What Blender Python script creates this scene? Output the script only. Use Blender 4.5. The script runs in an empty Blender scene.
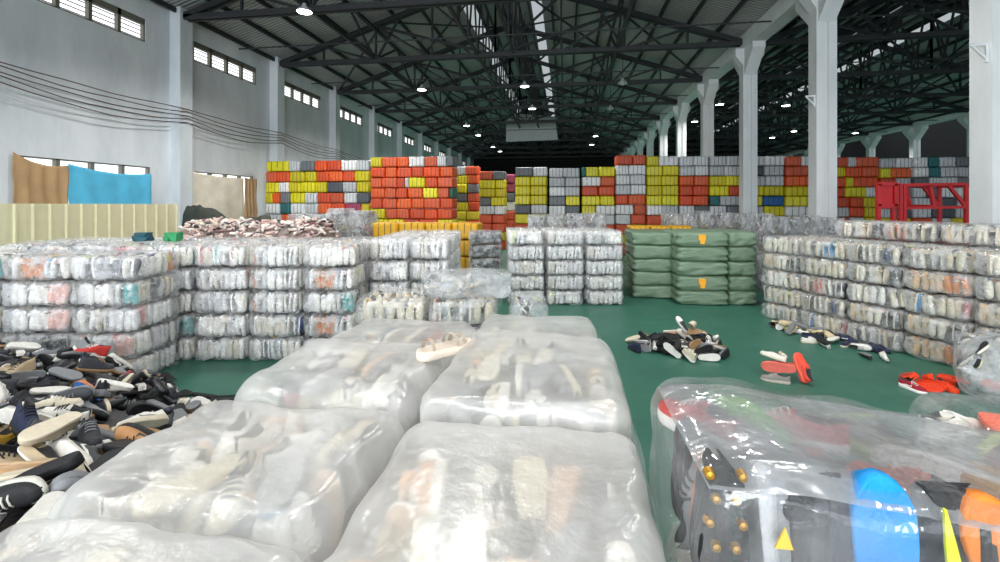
import bpy, bmesh, math, random
from mathutils import Vector, Matrix, Euler, noise

C = bpy.context.scene.collection
PI = math.pi

# ------------------------------------------------------------------ camera
CAM_H = 2.5
FPX = 460.0
YAW = math.atan(65.0 / FPX)
CS, SN = math.cos(YAW), math.sin(YAW)
HOR = 205.0
cam_d = bpy.data.cameras.new('camera')
cam = bpy.data.objects.new('camera', cam_d)
C.objects.link(cam)
cam.location = (0, 0, CAM_H)
cam.rotation_euler = (PI / 2, 0, YAW)
cam_d.sensor_width = 36.0
cam_d.lens = FPX / 1000 * 36
cam_d.shift_y = -(281 - HOR) / 1000.0
cam_d.clip_start = 0.05
cam_d.clip_end = 300
bpy.context.scene.camera = cam

# ------------------------------------------------------------------ world, daylight, exposure
sc = bpy.context.scene
sc.view_settings.view_transform = 'Standard'
sc.view_settings.look = 'None'
sc.view_settings.gamma = 1
sc.view_settings.use_curve_mapping = False
sc.view_settings.exposure = 0.5
wd = bpy.data.worlds.new('sky')
sc.world = wd
wd.use_nodes = True
wd.node_tree.nodes['Background'].inputs['Color'].default_value = (0.86, 0.93, 1.0, 1)
wd.node_tree.nodes['Background'].inputs['Strength'].default_value = 1.3


def area_light(name, loc, rot, sx, sy, power, col=(1, 1, 1)):
    l = bpy.data.lights.new(name, 'AREA')
    l.shape = 'RECTANGLE'
    l.size, l.size_y, l.energy, l.color = sx, sy, power, col
    o = bpy.data.objects.new(name, l)
    o.location, o.rotation_euler = loc, rot
    C.objects.link(o)
    return o


# daylight coming in through the open loading front of the hall, behind the photographer
area_light('loading_front_daylight', (-3.5, -15.8, 5.5), (math.radians(82), 0, 0), 22, 9, 3200, (0.95, 0.98, 1.0))

# ------------------------------------------------------------------ helpers
def ray(px, py, z):
    """world point on the sight line of a pixel at camera depth z"""
    xc = (px - 500) / FPX * z
    return Vector((xc * CS - z * SN, xc * SN + z * CS, CAM_H - (py - HOR) / FPX * z))


def on_y(px, Y):
    xn = (px - 500) / FPX
    z = Y / (CS + SN * xn)
    return z * (xn * CS - SN), z


def lin(h):
    h = h.lstrip('#')
    v = [int(h[i:i + 2], 16) / 255 for i in (0, 2, 4)]
    return tuple(c / 12.92 if c <= .04045 else ((c + .055) / 1.055) ** 2.4 for c in v)


def tag(o, label=None, cat=None, group=None, kind=None):
    if label: o['label'] = label
    if cat: o['category'] = cat
    if group: o['group'] = group
    if kind: o['kind'] = kind
    return o


def empty(name, loc=(0, 0, 0), rz=0.0):
    o = bpy.data.objects.new(name, None)
    o.location = loc
    o.rotation_euler = (0, 0, rz)
    o.empty_display_size = .1
    C.objects.link(o)
    return o


def link(name, me, parent=None, loc=None, rot=None, scale=None, color=None):
    o = bpy.data.objects.new(name, me)
    C.objects.link(o)
    if parent is not None: o.parent = parent
    if loc is not None: o.location = loc
    if rot is not None: o.rotation_euler = rot
    if scale is not None: o.scale = scale
    if color is not None: o.color = (*color, 1)
    return o


def mesh_of(name, bm, mats, smooth=False):
    me = bpy.data.meshes.new(name)
    bm.normal_update()
    bm.to_mesh(me)
    bm.free()
    for m in mats if isinstance(mats, (list, tuple)) else [mats]:
        me.materials.append(m)
    if smooth:
        for p in me.polygons: p.use_smooth = True
    return me


def build(name, bm, mats, parent=None, smooth=False, **k):
    return link(name, mesh_of(name, bm, mats, smooth), parent, **k)


def add_box(bm, lo, hi, mat=0, M=None):
    x0, y0, z0 = lo; x1, y1, z1 = hi
    vs = [bm.verts.new(p) for p in ((x0, y0, z0), (x1, y0, z0), (x1, y1, z0), (x0, y1, z0), (x0, y0, z1), (x1, y0, z1), (x1, y1, z1), (x0, y1, z1))]
    if M is not None:
        for v in vs: v.co = M @ v.co
    for f in ((3, 2, 1, 0), (4, 5, 6, 7), (0, 1, 5, 4), (1, 2, 6, 5), (2, 3, 7, 6), (3, 0, 4, 7)):
        bm.faces.new([vs[i] for i in f]).material_index = mat


def add_bar(bm, a, b, w, h=None, mat=0):
    """square bar from a to b"""
    a, b = Vector(a), Vector(b)
    d = b - a
    L = d.length
    if L < 1e-6: return
    h = h or w
    q = d.to_track_quat('Y', 'Z')
    add_box(bm, (-w / 2, 0, -h / 2), (w / 2, L, h / 2), mat, Matrix.Translation(a) @ q.to_matrix().to_4x4())


def add_tube(bm, pts, r, n=6, mat=0, cap=True):
    pts = [Vector(p) for p in pts]
    rings = []
    for i, p in enumerate(pts):
        d = (pts[min(i + 1, len(pts) - 1)] - pts[max(i - 1, 0)]).normalized()
        u = d.orthogonal().normalized() if abs(d.z) > .95 else Vector((0, 0, 1)).cross(d).normalized()
        w = d.cross(u)
        rr = r[i] if isinstance(r, (list, tuple)) else r
        rings.append([bm.verts.new(p + (u * math.cos(2 * PI * k / n) + w * math.sin(2 * PI * k / n)) * rr) for k in range(n)])
    for a, b in zip(rings, rings[1:]):
        for k in range(n):
            bm.faces.new((a[k], a[(k + 1) % n], b[(k + 1) % n], b[k])).material_index = mat
    if cap:
        bm.faces.new(list(reversed(rings[0]))).material_index = mat
        bm.faces.new(rings[-1]).material_index = mat


def add_prism(bm, poly, axis_lo, axis_hi, axis='x', mat=0):
    """poly: list of (a, b) in the plane across the axis"""
    def P(t, a, b):
        return (t, a, b) if axis == 'x' else (a, t, b) if axis == 'y' else (a, b, t)
    v0 = [bm.verts.new(P(axis_lo, a, b)) for a, b in poly]
    v1 = [bm.verts.new(P(axis_hi, a, b)) for a, b in poly]
    n = len(poly)
    f = [bm.faces.new(v0), bm.faces.new(v1)]
    for i in range(n):
        f.append(bm.faces.new((v0[i], v0[(i + 1) % n], v1[(i + 1) % n], v1[i])))
    for x in f: x.material_index = mat
    bmesh.ops.recalc_face_normals(bm, faces=f)


def add_lathe(bm, prof, n=20, c=(0, 0, 0), mat=0):
    rings = [[bm.verts.new((c[0] + r * math.cos(2 * PI * k / n), c[1] + r * math.sin(2 * PI * k / n), c[2] + z)) for k in range(n)] for r, z in prof]
    for a, b in zip(rings, rings[1:]):
        for k in range(n):
            bm.faces.new((a[k], a[(k + 1) % n], b[(k + 1) % n], b[k])).material_index = mat


# ------------------------------------------------------------------ materials
def nmat(name):
    m = bpy.data.materials.new(name)
    m.use_nodes = True
    nt = m.node_tree
    return m, nt, nt.nodes['Principled BSDF'], nt.nodes['Material Output']


def N(nt, typ, **k):
    n = nt.nodes.new(typ)
    for a, b in k.items():
        if a.startswith('i_'):
            n.inputs[a[2:].replace('_', ' ')].default_value = b
        else:
            setattr(n, a, b)
    return n


def noise_node(nt, scale, detail=3, rough=.5, coord='Object', stretch=None):
    tc = N(nt, 'ShaderNodeTexCoord')
    n = N(nt, 'ShaderNodeTexNoise')
    n.inputs['Scale'].default_value = scale
    n.inputs['Detail'].default_value = detail
    n.inputs['Roughness'].default_value = rough
    if stretch:
        mp = N(nt, 'ShaderNodeMapping')
        mp.inputs['Scale'].default_value = stretch
        nt.links.new(tc.outputs[coord], mp.inputs['Vector'])
        nt.links.new(mp.outputs['Vector'], n.inputs['Vector'])
    else:
        nt.links.new(tc.outputs[coord], n.inputs['Vector'])
    return n


def mat(name, col, rough=.6, metal=0.0, var=.0, scale=4.0, bump=0.0, bscale=30.0, spec=.5, stretch=None):
    """plain surface with a little procedural variation"""
    m, nt, p, out = nmat(name)
    c = lin(col) if isinstance(col, str) else col
    p.inputs['Roughness'].default_value = rough
    p.inputs['Metallic'].default_value = metal
    p.inputs['Specular IOR Level'].default_value = spec
    if var:
        n = noise_node(nt, scale, 5, .6, 'Object', stretch)
        r = N(nt, 'ShaderNodeValToRGB')
        r.color_ramp.elements[0].position = .3
        r.color_ramp.elements[1].position = .7
        r.color_ramp.elements[0].color = (*[x * (1 - var) for x in c], 1)
        r.color_ramp.elements[1].color = (*[min(1, x * (1 + var)) for x in c], 1)
        nt.links.new(n.outputs['Fac'], r.inputs['Fac'])
        nt.links.new(r.outputs['Color'], p.inputs['Base Color'])
    else:
        p.inputs['Base Color'].default_value = (*c, 1)
    if bump:
        n2 = noise_node(nt, bscale, 4)
        b = N(nt, 'ShaderNodeBump')
        b.inputs['Strength'].default_value = bump
        nt.links.new(n2.outputs['Fac'], b.inputs['Height'])
        nt.links.new(b.outputs['Normal'], p.inputs['Normal'])
    return m


def objcolor_mat(name, rough=.6, var=.15, scale=14, bump=.3, bscale=60, spec=.4, source='object'):
    """the colour of the thing itself (object colour or the shoe's own colour attribute), grained"""
    m, nt, p, out = nmat(name)
    if source == 'object':
        src = N(nt, 'ShaderNodeObjectInfo').outputs['Color']
    else:
        src = N(nt, 'ShaderNodeVertexColor', layer_name='Col').outputs['Color']
    n = noise_node(nt, scale, 4)
    mr = N(nt, 'ShaderNodeMapRange')
    mr.inputs['To Min'].default_value = 1 - var * 2
    mr.inputs['To Max'].default_value = 1 + var
    nt.links.new(n.outputs['Fac'], mr.inputs['Value'])
    mx = N(nt, 'ShaderNodeMix', data_type='RGBA', blend_type='MULTIPLY')
    mx.inputs['Factor'].default_value = 1
    nt.links.new(src, mx.inputs['A'])
    nt.links.new(mr.outputs['Result'], mx.inputs['B'])
    nt.links.new(mx.outputs['Result'], p.inputs['Base Color'])
    p.inputs['Roughness'].default_value = rough
    p.inputs['Specular IOR Level'].default_value = spec
    if bump:
        n2 = noise_node(nt, bscale, 3)
        b = N(nt, 'ShaderNodeBump')
        b.inputs['Strength'].default_value = bump
        b.inputs['Distance'].default_value = .01
        nt.links.new(n2.outputs['Fac'], b.inputs['Height'])
        nt.links.new(b.outputs['Normal'], p.inputs['Normal'])
    return m


def film_mat(name, haze, spread, tint=(.93, .95, .97), rough=.22, wscale=9, bump=.55, hscale=5, bdist=.02, stretch=None, dist=1.2, det=5):
    """plastic film: part of it clear, part of it milky, wrinkled and glossy"""
    m, nt, p, out = nmat(name)
    p.inputs['Base Color'].default_value = (*tint, 1)
    p.inputs['Roughness'].default_value = rough
    p.inputs['Specular IOR Level'].default_value = .6
    w = noise_node(nt, wscale, det, .62, 'Object', stretch)
    w.inputs['Distortion'].default_value = dist
    b = N(nt, 'ShaderNodeBump')
    b.inputs['Strength'].default_value = bump
    b.inputs['Distance'].default_value = bdist
    nt.links.new(w.outputs['Fac'], b.inputs['Height'])
    nt.links.new(b.outputs['Normal'], p.inputs['Normal'])
    tl = N(nt, 'ShaderNodeBsdfTranslucent')
    tl.inputs['Color'].default_value = (*tint, 1)
    milky = N(nt, 'ShaderNodeMixShader')
    milky.inputs['Fac'].default_value = .35
    nt.links.new(p.outputs[0], milky.inputs[1])
    nt.links.new(tl.outputs[0], milky.inputs[2])
    tr = N(nt, 'ShaderNodeBsdfTransparent')
    gl = N(nt, 'ShaderNodeBsdfGlossy')
    gl.inputs['Roughness'].default_value = rough * .8
    gl.inputs['Color'].default_value = (1, 1, 1, 1)
    nt.links.new(b.outputs['Normal'], gl.inputs['Normal'])
    clear = N(nt, 'ShaderNodeMixShader')
    clear.inputs['Fac'].default_value = .1
    nt.links.new(tr.outputs[0], clear.inputs[1])
    nt.links.new(gl.outputs[0], clear.inputs[2])
    h = noise_node(nt, hscale, det - 1, .6, 'Object', stretch)  # on wall-bale film these patches double as painted highlights
    mr = N(nt, 'ShaderNodeMapRange')
    mr.inputs['From Min'].default_value = .33
    mr.inputs['From Max'].default_value = .67
    mr.inputs['To Min'].default_value = max(0, haze - spread)
    mr.inputs['To Max'].default_value = min(1, haze + spread)
    nt.links.new(h.outputs['Fac'], mr.inputs['Value'])
    mx = N(nt, 'ShaderNodeMixShader')
    nt.links.new(mr.outputs['Result'], mx.inputs['Fac'])
    nt.links.new(clear.outputs[0], mx.inputs[1])
    nt.links.new(milky.outputs[0], mx.inputs[2])
    nt.links.new(mx.outputs[0], out.inputs['Surface'])
    return m


def emit(name, col, s):
    m, nt, p, out = nmat(name)
    e = N(nt, 'ShaderNodeEmission')
    e.inputs['Color'].default_value = (*col, 1)
    e.inputs['Strength'].default_value = s
    nt.links.new(e.outputs[0], out.inputs['Surface'])
    return m


def wall_mat():
    """painted plaster: pale grey with faint dirt runs and a few cracks"""
    m, nt, p, out = nmat('painted_plaster')
    n = noise_node(nt, .6, 6, .65, 'Object', (1, 1, .35))
    r = N(nt, 'ShaderNodeValToRGB')
    r.color_ramp.elements[0].position = .25
    r.color_ramp.elements[0].color = (*lin('#bcc4ca'), 1)
    r.color_ramp.elements[1].position = .6
    r.color_ramp.elements[1].color = (*lin('#dde3e8'), 1)
    nt.links.new(n.outputs['Fac'], r.inputs['Fac'])
    nt.links.new(r.outputs['Color'], p.inputs['Base Color'])
    p.inputs['Roughness'].default_value = .85
    return m


def floor_mat():
    m, nt, p, out = nmat('green_floor_paint')
    n = noise_node(nt, .9, 6, .6)
    r = N(nt, 'ShaderNodeValToRGB')
    r.color_ramp.elements[0].position = .3
    r.color_ramp.elements[0].color = (*lin('#2b5f50'), 1)
    r.color_ramp.elements[1].position = .7
    r.color_ramp.elements[1].color = (*lin('#336b5a'), 1)
    nt.links.new(n.outputs['Fac'], r.inputs['Fac'])
    nt.links.new(r.outputs['Color'], p.inputs['Base Color'])
    n2 = noise_node(nt, 3, 4)
    mr = N(nt, 'ShaderNodeMapRange')
    mr.inputs['To Min'].default_value = .35
    mr.inputs['To Max'].default_value = .6
    nt.links.new(n2.outputs['Fac'], mr.inputs['Value'])
    nt.links.new(mr.outputs['Result'], p.inputs['Roughness'])
    return m


def roof_mat():
    """ribbed roof sheeting, ribs running down the slope"""
    m, nt, p, out = nmat('roof_sheeting')
    tc = N(nt, 'ShaderNodeTexCoord')
    w = N(nt, 'ShaderNodeTexWave', wave_type='BANDS', bands_direction='Y', wave_profile='SIN')
    w.inputs['Scale'].default_value = 1.6
    w.inputs['Distortion'].default_value = .05
    nt.links.new(tc.outputs['Object'], w.inputs['Vector'])
    r = N(nt, 'ShaderNodeValToRGB')
    r.color_ramp.elements[0].color = (*lin('#87878a'), 1)
    r.color_ramp.elements[1].color = (*lin('#c4c3c6'), 1)
    nt.links.new(w.outputs['Fac'], r.inputs['Fac'])
    nt.links.new(r.outputs['Color'], p.inputs['Base Color'])
    b = N(nt, 'ShaderNodeBump')
    b.inputs['Strength'].default_value = .6
    b.inputs['Distance'].default_value = .05
    nt.links.new(w.outputs['Fac'], b.inputs['Height'])
    nt.links.new(b.outputs['Normal'], p.inputs['Normal'])
    p.inputs['Roughness'].default_value = .5
    return m


M = {}
M['wall'] = wall_mat()
M['floor'] = floor_mat()
M['roof'] = roof_mat()
M['concrete'] = mat('white_painted_concrete', '#d6dadc', .8, var=.08, scale=2, stretch=(1, 1, .3))
M['steel'] = mat('dark_steel', '#2b2e31', .6, var=.2, scale=3)
M['skylight'] = emit('skylight_sheet', (.78, .86, .9), .4)
M['daylight'] = emit('daylight_pane', (.95, .98, 1.0), 1.5)
M['louvre'] = mat('window_louvre', '#6b6a60', .7)
M['dark'] = mat('unlit_black_wall', '#0b0c0d', .9)  # near-black colour stands in for the unlit dark beyond the arches
M['lamp_shade'] = mat('lamp_shade_metal', '#cfd2d4', .4, .3)
M['lamp_glow'] = emit('lamp_glow', (1, .99, .96), 14)
M['bulb_off'] = mat('unlit_lamp_glass', '#a9adb0', .3)
M['cord'] = mat('black_cord', '#26211f', .7)
M['cable'] = mat('brown_wall_cable', '#5a4640', .7)
M['fence'] = mat('cream_sheet_fence', '#d9d3b0', .55, var=.05, scale=3)
M['fence_dark'] = mat('fence_joint', '#a09a7c', .6)
M['red'] = mat('red_paint', '#c21a22', .45, var=.1)


def foot_half(t):
    """half width of a shoe (length 1) at t from heel 0 to toe 1"""
    t = max(0, min(1, t))
    w = .125 + .045 * math.sin(min(1, max(0, (t - .25) / .75)) * PI * .92)
    if t < .14: w *= math.sqrt(max(0, 1 - ((.14 - t) / .14) ** 2)) * .9 + .1
    if t > .8: w *= math.sqrt(max(0, 1 - ((t - .8) / .2) ** 2)) * .94 + .06
    return w

# ------------------------------------------------------------------ the hall
WX, PX, RX2 = -15.2, 8.25, 31.5          # left wall, middle column row, far column row of the next hall
EAVE, RIDGE = 10.1, 14.0
Y0, Y1 = -16.0, 76.0
PITCH = 6.1
COLY = [10.1 + PITCH * k for k in range(-4, 11)]
A_ = 4   # the nearest column in view


def on_x(px, X):
    xn = (px - 500) / FPX
    z = X / (xn * CS - SN)
    return z * (xn * SN + CS), z


bm = bmesh.new()
add_box(bm, (-16, Y0, -.2), (44, Y1, 0))
tag(build('floor', bm, M['floor']), kind='structure')

# left wall, with real openings for its two rows of windows
bm = bmesh.new()
up = [(10.2 + PITCH * k + .75, 10.2 + PITCH * k + 4.65) for k in range(-3, 10)]
low = [(10.9, 15.05), (17.1, 20.75)]
T = WX - .3


def wall_band(z0, z1, holes):
    y = Y0
    for a, b in holes:
        add_box(bm, (T, y, z0), (WX, a, z1))
        y = b
    add_box(bm, (T, y, z0), (WX, Y1, z1))


wall_band(0, 1.2, [])
wall_band(1.2, 3.9, low)
wall_band(3.9, 8.45, [])
wall_band(8.45, 9.3, up)
wall_band(9.3, EAVE + .15, [])
tag(build('wall_left', bm, M['wall']), kind='structure')
wi = 0
for (a, b), z0, z1 in [(w, 8.45, 9.3) for w in up] + [(w, 1.2, 3.9) for w in low]:
    wi += 1
    w = tag(empty('window_%d' % wi, (WX, a, z0)), kind='structure')
    L, Hh = b - a, z1 - z0
    bm = bmesh.new()
    for f in range(5):
        yy = L * f / 4
        add_box(bm, (-.16, max(0, yy - .06), 0), (-.02, min(L, yy + .06), Hh))
    add_box(bm, (-.16, 0, -.0), (-.02, L, .05)); add_box(bm, (-.16, 0, Hh - (.22 if z0 > 5 else .04)), (-.02, L, Hh))
    build('window_frame', bm, M['louvre'], w)
    bm = bmesh.new()
    add_box(bm, (-.22, .02, .02), (-.2, L - .02, Hh - .02))
    build('window_pane', bm, M['daylight'], w)
    if z0 > 5:
        bm = bmesh.new()
        for q in range(4):
            zz = .12 + q * .15
            add_box(bm, (-.19, .02, zz), (-.17, L - .02, zz + .035))
        build('louvre_slats', bm, M['louvre'], w)
for i, y in enumerate(COLY[5:]):
    bm = bmesh.new()
    add_box(bm, (WX, y - .3, 0), (WX + .45, y + .3, EAVE + .1))
    tag(build('trim_%d' % (i + 1), bm, M['wall']), kind='structure')

bm = bmesh.new(); add_box(bm, (-16, Y1, 0), (44, Y1 + .3, 16)); tag(build('wall_back', bm, M['dark']), kind='structure')
bm = bmesh.new(); add_box(bm, (44, Y0, 0), (44.3, Y1, 16)); tag(build('wall_right', bm, M['dark']), kind='structure')  # side wall blackened for the dark seen past the arches


# roofs: two gables, each slope with its strip of translucent sheet beside the ridge
def gable(x0, x1, n):
    xm = (x0 + x1) / 2
    sl = (RIDGE - EAVE) / (xm - x0)
    bm = bmesh.new()
    for s in (-1, 1):
        def P(d, y, dz=0): return (xm + s * d, y, RIDGE - sl * d + dz)
        W = xm - x0 + (.5 if n == 1 and s < 0 else 0)
        for a, b in ((0, 1.55), (2.15, W)):
            vs = [bm.verts.new(P(a, Y0)), bm.verts.new(P(b, Y0)), bm.verts.new(P(b, Y1)), bm.verts.new(P(a, Y1))]
            bm.faces.new(vs)
    tag(build('ceiling_%d' % n, bm, M['roof']), kind='structure')
    bm = bmesh.new()
    for s in (-1, 1):
        vs = [bm.verts.new((xm + s * d, y, RIDGE - sl * d)) for d, y in ((1.55, Y0), (2.15, Y0), (2.15, Y1), (1.55, Y1))]
        bm.faces.new(vs)
    tag(build('skylight_strip', bm, M['skylight']), kind='structure')
    # purlins along the hall
    bm = bmesh.new()
    for s in (-1, 1):
        for k in range(0, 10):
            d = .15 + k * (xm - x0 - .4) / 9
            z = RIDGE - sl * d - .12
            add_box(bm, (xm + s * d - .05, Y0, z - .1), (xm + s * d + .05, Y1, z + .08))
    tag(build('roof_purlins', bm, M['steel']), kind='structure')
    # trusses
    for y in COLY:
        bm = bmesh.new()
        bz = EAVE - .25
        for dy in (-.12, .12):
            add_bar(bm, (x0 + .2, y + dy, bz), (x1 - .2, y + dy, bz), .1, .2)
        npan = 8
        half = xm - x0
        for s in (-1, 1):
            top = lambda d: Vector((xm + s * d, y, RIDGE - sl * d - .35))
            bot = lambda d: Vector((xm + s * d, y, bz))
            for dy in (-.12, .12):
                add_bar(bm, top(0) + Vector((0, dy, 0)), top(half - .3) + Vector((0, dy, 0)), .1, .22)
            pan = [0, half * .27, half * .52, half * .76, half - .4]
            for a, b in zip(pan, pan[1:]):
                add_bar(bm, bot(a), top(b) if b < half - 1 else bot(b), .1)
                add_bar(bm, top(a), bot(a), .09)
                add_bar(bm, top(b), bot(a + (b - a) * .0), .08)
            # the fan of struts by the eave quarter
            m = pan[2]
            add_bar(bm, bot(m), top(m - 1.3), .1)
            add_bar(bm, bot(m), top(m + 1.3), .1)
            add_bar(bm, bot(0), top(pan[2]), .12)
        tag(build('roof_truss', bm, M['steel']), kind='structure')
    # bracing along the hall: two lattice lines under the ridge, and wind bracing in the slopes
    bm = bmesh.new()
    for dx in (-.9, .9):
        zt, zb = RIDGE - sl * .9 - .4, EAVE - .2
        add_bar(bm, (xm + dx, Y0, zt), (xm + dx, Y1, zt), .12)
        add_bar(bm, (xm + dx, Y0, zb), (xm + dx, Y1, zb), .12)
        for a, b in zip(COLY, COLY[1:]):
            for q in range(3):
                ya, yb = a + (b - a) * q / 3, a + (b - a) * (q + 1) / 3
                add_bar(bm, (xm + dx, ya, zb), (xm + dx, (ya + yb) / 2, zt), .08)
                add_bar(bm, (xm + dx, (ya + yb) / 2, zt), (xm + dx, yb, zb), .08)
    for dx in (-6.2, 5.8):
        add_bar(bm, (xm + dx, Y0, EAVE - .2), (xm + dx, Y1, EAVE - .2), .12)
        add_bar(bm, (xm + dx, Y0, RIDGE - sl * abs(dx) - .5), (xm + dx, Y1, RIDGE - sl * abs(dx) - .5), .12)
        for a, b in zip(COLY, COLY[1:]):
            mid = (a + b) / 2
            add_bar(bm, (xm + dx, a, EAVE - .2), (xm + dx, mid, RIDGE - sl * abs(dx) - .5), .09)
            add_bar(bm, (xm + dx, mid, RIDGE - sl * abs(dx) - .5), (xm + dx, b, EAVE - .2), .09)
    for i, (a, b) in enumerate(zip(COLY, COLY[1:])):
        if i % 3 == 0:
            for s in (-1, 1):
                for d0, d1 in ((.5, 5.8), (5.8, 11.3)):
                    add_bar(bm, (xm + s * d0, a, RIDGE - sl * d0 - .3), (xm + s * d1, b, RIDGE - sl * d1 - .3), .08)
                    add_bar(bm, (xm + s * d1, a, RIDGE - sl * d1 - .3), (xm + s * d0, b, RIDGE - sl * d0 - .3), .08)
    # thin tie rods carrying the lamps
    for y in COLY[4:]:
        add_bar(bm, (x0 + .4, y + 3, EAVE - .45), (x1 - .4, y + 3, EAVE - .45), .05)
    tag(build('roof_bracing', bm, M['steel']), kind='structure')


gable(WX, PX + .2, 1)
gable(PX + .2, RX2, 2)


# concrete column rows under a haunched beam
def column_row(x, n0):
    for i, y in enumerate(COLY):
        bm = bmesh.new()
        hx, hy = .3, .25
        # H-shaped shaft: two flanges and a recessed web
        add_box(bm, (x - hx, y - hy, 0), (x - .05, y + hy, EAVE - .5))
        add_box(bm, (x + .05, y - hy, 0), (x + hx, y + hy, EAVE - .5))
        add_box(bm, (x - .06, y - hy + .06, 0), (x + .06, y + hy - .06, EAVE - .5))
        # haunches along the beam and a corbel across
        for s in (-1, 1):
            add_prism(bm, [(y + s * (hy - .01), EAVE - 1.75), (y + s * (hy - .01), EAVE - .54), (y + s * (hy + .95), EAVE - .54), (y + s * (hy + .95), EAVE - .8)], x - .26, x + .26, 'x')
            add_prism(bm, [(x + s * (hx - .01), EAVE - 1.3), (x + s * (hx - .01), EAVE - .54), (x + s * (hx + .3), EAVE - .54), (x + s * (hx + .3), EAVE - .85)], y - hy + .02, y + hy - .02, 'y')
        tag(build('concrete_column', bm, M['concrete']), kind='structure')
    bm = bmesh.new()
    add_box(bm, (x - .3, Y0, EAVE - .55), (x + .3, Y1, EAVE + .1))
    tag(build('concrete_beam', bm, M['concrete']), kind='structure')


column_row(PX, 0)
column_row(RX2, 1)
# small steel brackets on two columns
for y, z in ((COLY[5], 6.0), (COLY[4], 5.55)):
    bm = bmesh.new()
    xa, yy = PX - .3, y - .15
    add_bar(bm, (xa, yy, z), (xa - .28, yy, z), .045)
    add_bar(bm, (xa, yy, z - .3), (xa - .28, yy, z), .035)
    add_bar(bm, (xa - .02, yy, z + .04), (xa - .02, yy, z - .34), .05)
    tag(build('wall_bracket', bm, M['concrete']), 'white triangular steel bracket fixed to the ' + ('column before the orange stacks' if y > 12 else 'nearest white column at the edge of view'), 'bracket')

# grey sheet hung across the far end of the hall under the ridge
bm = bmesh.new()
a, z = on_y(506, 44); b, _ = on_y(558, 44)
pts = [(a, 8.6), (b, 8.7), (b - .3, 10.9), (a + .9, 11.3), (a, 10.6)]
add_prism(bm, pts, 44, 44.12, 'y')
for q in (a + .9, b - .3):
    add_bar(bm, (q, 44.06, 10.9), (q, 44.06, 13.1), .05)
tag(build('hanging_sheet', bm, mat('grey_sheet', '#aeb2b5', .7, var=.1)), 'plain grey sheet hung under the roof ridge at the far end', 'hanging sheet')

# cables slung along the left wall
for k in range(5):
    pts = []
    for i, (ya, yb) in enumerate(zip(COLY[3:9], COLY[4:10])):
        for q in range(8):
            t = q / 8
            y = ya + (yb - ya) * t
            pts.append((WX + .5, y, 6.28 - k * .13 - (.10 + .05 * k) * 4 * t * (1 - t) + (.02 if k % 2 else -.02) * math.sin(y * 2) - (.0 if y < 23 else (y - 23) * .035)))
    bm = bmesh.new()
    add_tube(bm, pts, .018, 5)
    tag(build('wall_cable', bm, M['cable']), ['topmost', 'second from top', 'middle', 'fourth from top', 'lowest and most sagging'][k] + ' of the five brown cables slung along the white wall', 'cable', 'cables along the white wall')
bm = bmesh.new()
add_tube(bm, [(WX + .35, COLY[5] + .36, z) for z in (10, 8, 6, 4, 2, .1)], .04, 6)
tag(build('drain_pipe', bm, M['steel']), 'thin dark pipe running down beside a white wall pier', 'pipe')

# cloths hung over the lower windows
def cloth(name, label, col, px0, px1, zt0, zt1, zb, sag, seed, rough=.8):
    random.seed(seed)
    ya, yb = on_x(px0, WX + .12)[0], on_x(px1, WX + .12)[0]
    bm = bmesh.new()
    nx, nz = 36, 26
    g = []
    for i in range(nx + 1):
        u = i / nx
        r = []
        for j in range(nz + 1):
            v = j / nz
            top = zt0 + (zt1 - zt0) * u - sag * 4 * u * (1 - u)
            z = zb + (top - zb) * v
            x = WX + .075 + .03 * noise.noise((u * 7 + seed, v * 2, 0)) + .03 * math.sin(u * 24 + seed + 2 * v) * (1 - .5 * v)
            r.append(bm.verts.new((x, ya + (yb - ya) * u + .05 * noise.noise((v * 4, seed, u)), z)))
        g.append(r)
    for i in range(nx):
        for j in range(nz):
            bm.faces.new((g[i][j], g[i + 1][j], g[i + 1][j + 1], g[i][j + 1]))
    o = build(name, bm, mat(name + '_' + str(seed), col, rough, var=.12, scale=2, bump=.2, bscale=8), smooth=True)
    sm = o.modifiers.new('t', 'SOLIDIFY'); sm.thickness = .006
    tag(o, label, 'cloth', 'cloths hung over the lower windows')


cloth('hanging_cloth', 'brown cloth hung over the window beside the blue one', '#b3926a', 14, 69, 3.98, 3.72, 1.3, .16, 1)
cloth('hanging_cloth', 'bright blue cloth hung over the window above the cream fence', '#58bbe2', 70, 152, 3.78, 3.66, 1.3, .14, 2)
cloth('hanging_cloth', 'wide cream cloth hung over the second window behind the pier', '#efe8d8', 183, 244.6, 3.95, 3.78, 1.2, .1, 3)
cloth('hanging_cloth', 'narrow tan cloth hung beside the wide cream one', '#bd9d78', 245.5, 258, 3.82, 3.78, 1.2, .03, 4)

# cream folded-sheet fence
fx = -12.0
fy0, fy1 = 8.2, on_x(177, fx)[0]
fe = tag(empty('sheet_fence', (fx, (fy0 + fy1) / 2, 0)), 'cream ribbed metal sheet fence standing below the brown and blue cloths', 'fence')
n = int((fy1 - fy0) / .34)
for i in range(n):
    ya = fy0 + (fy1 - fy0) * i / n - (fy0 + fy1) / 2
    yb = ya + (fy1 - fy0) / n
    bm = bmesh.new()
    add_prism(bm, [(0, ya), (.0, yb - .06), (.05, yb - .045), (.05, yb - .015), (0, yb - .001), (-.03, yb - .001), (-.03, ya)], .0, 2.53, 'z')
    build('fence_panel', bm, M['fence'], fe)
bm = bmesh.new()
for z in (.4, 2.2):
    add_box(bm, (-.12, fy0 - (fy0 + fy1) / 2, z), (-.04, (fy1 - fy0) / 2, z + .08))
build('fence_rail', bm, M['fence_dark'], fe)

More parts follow.
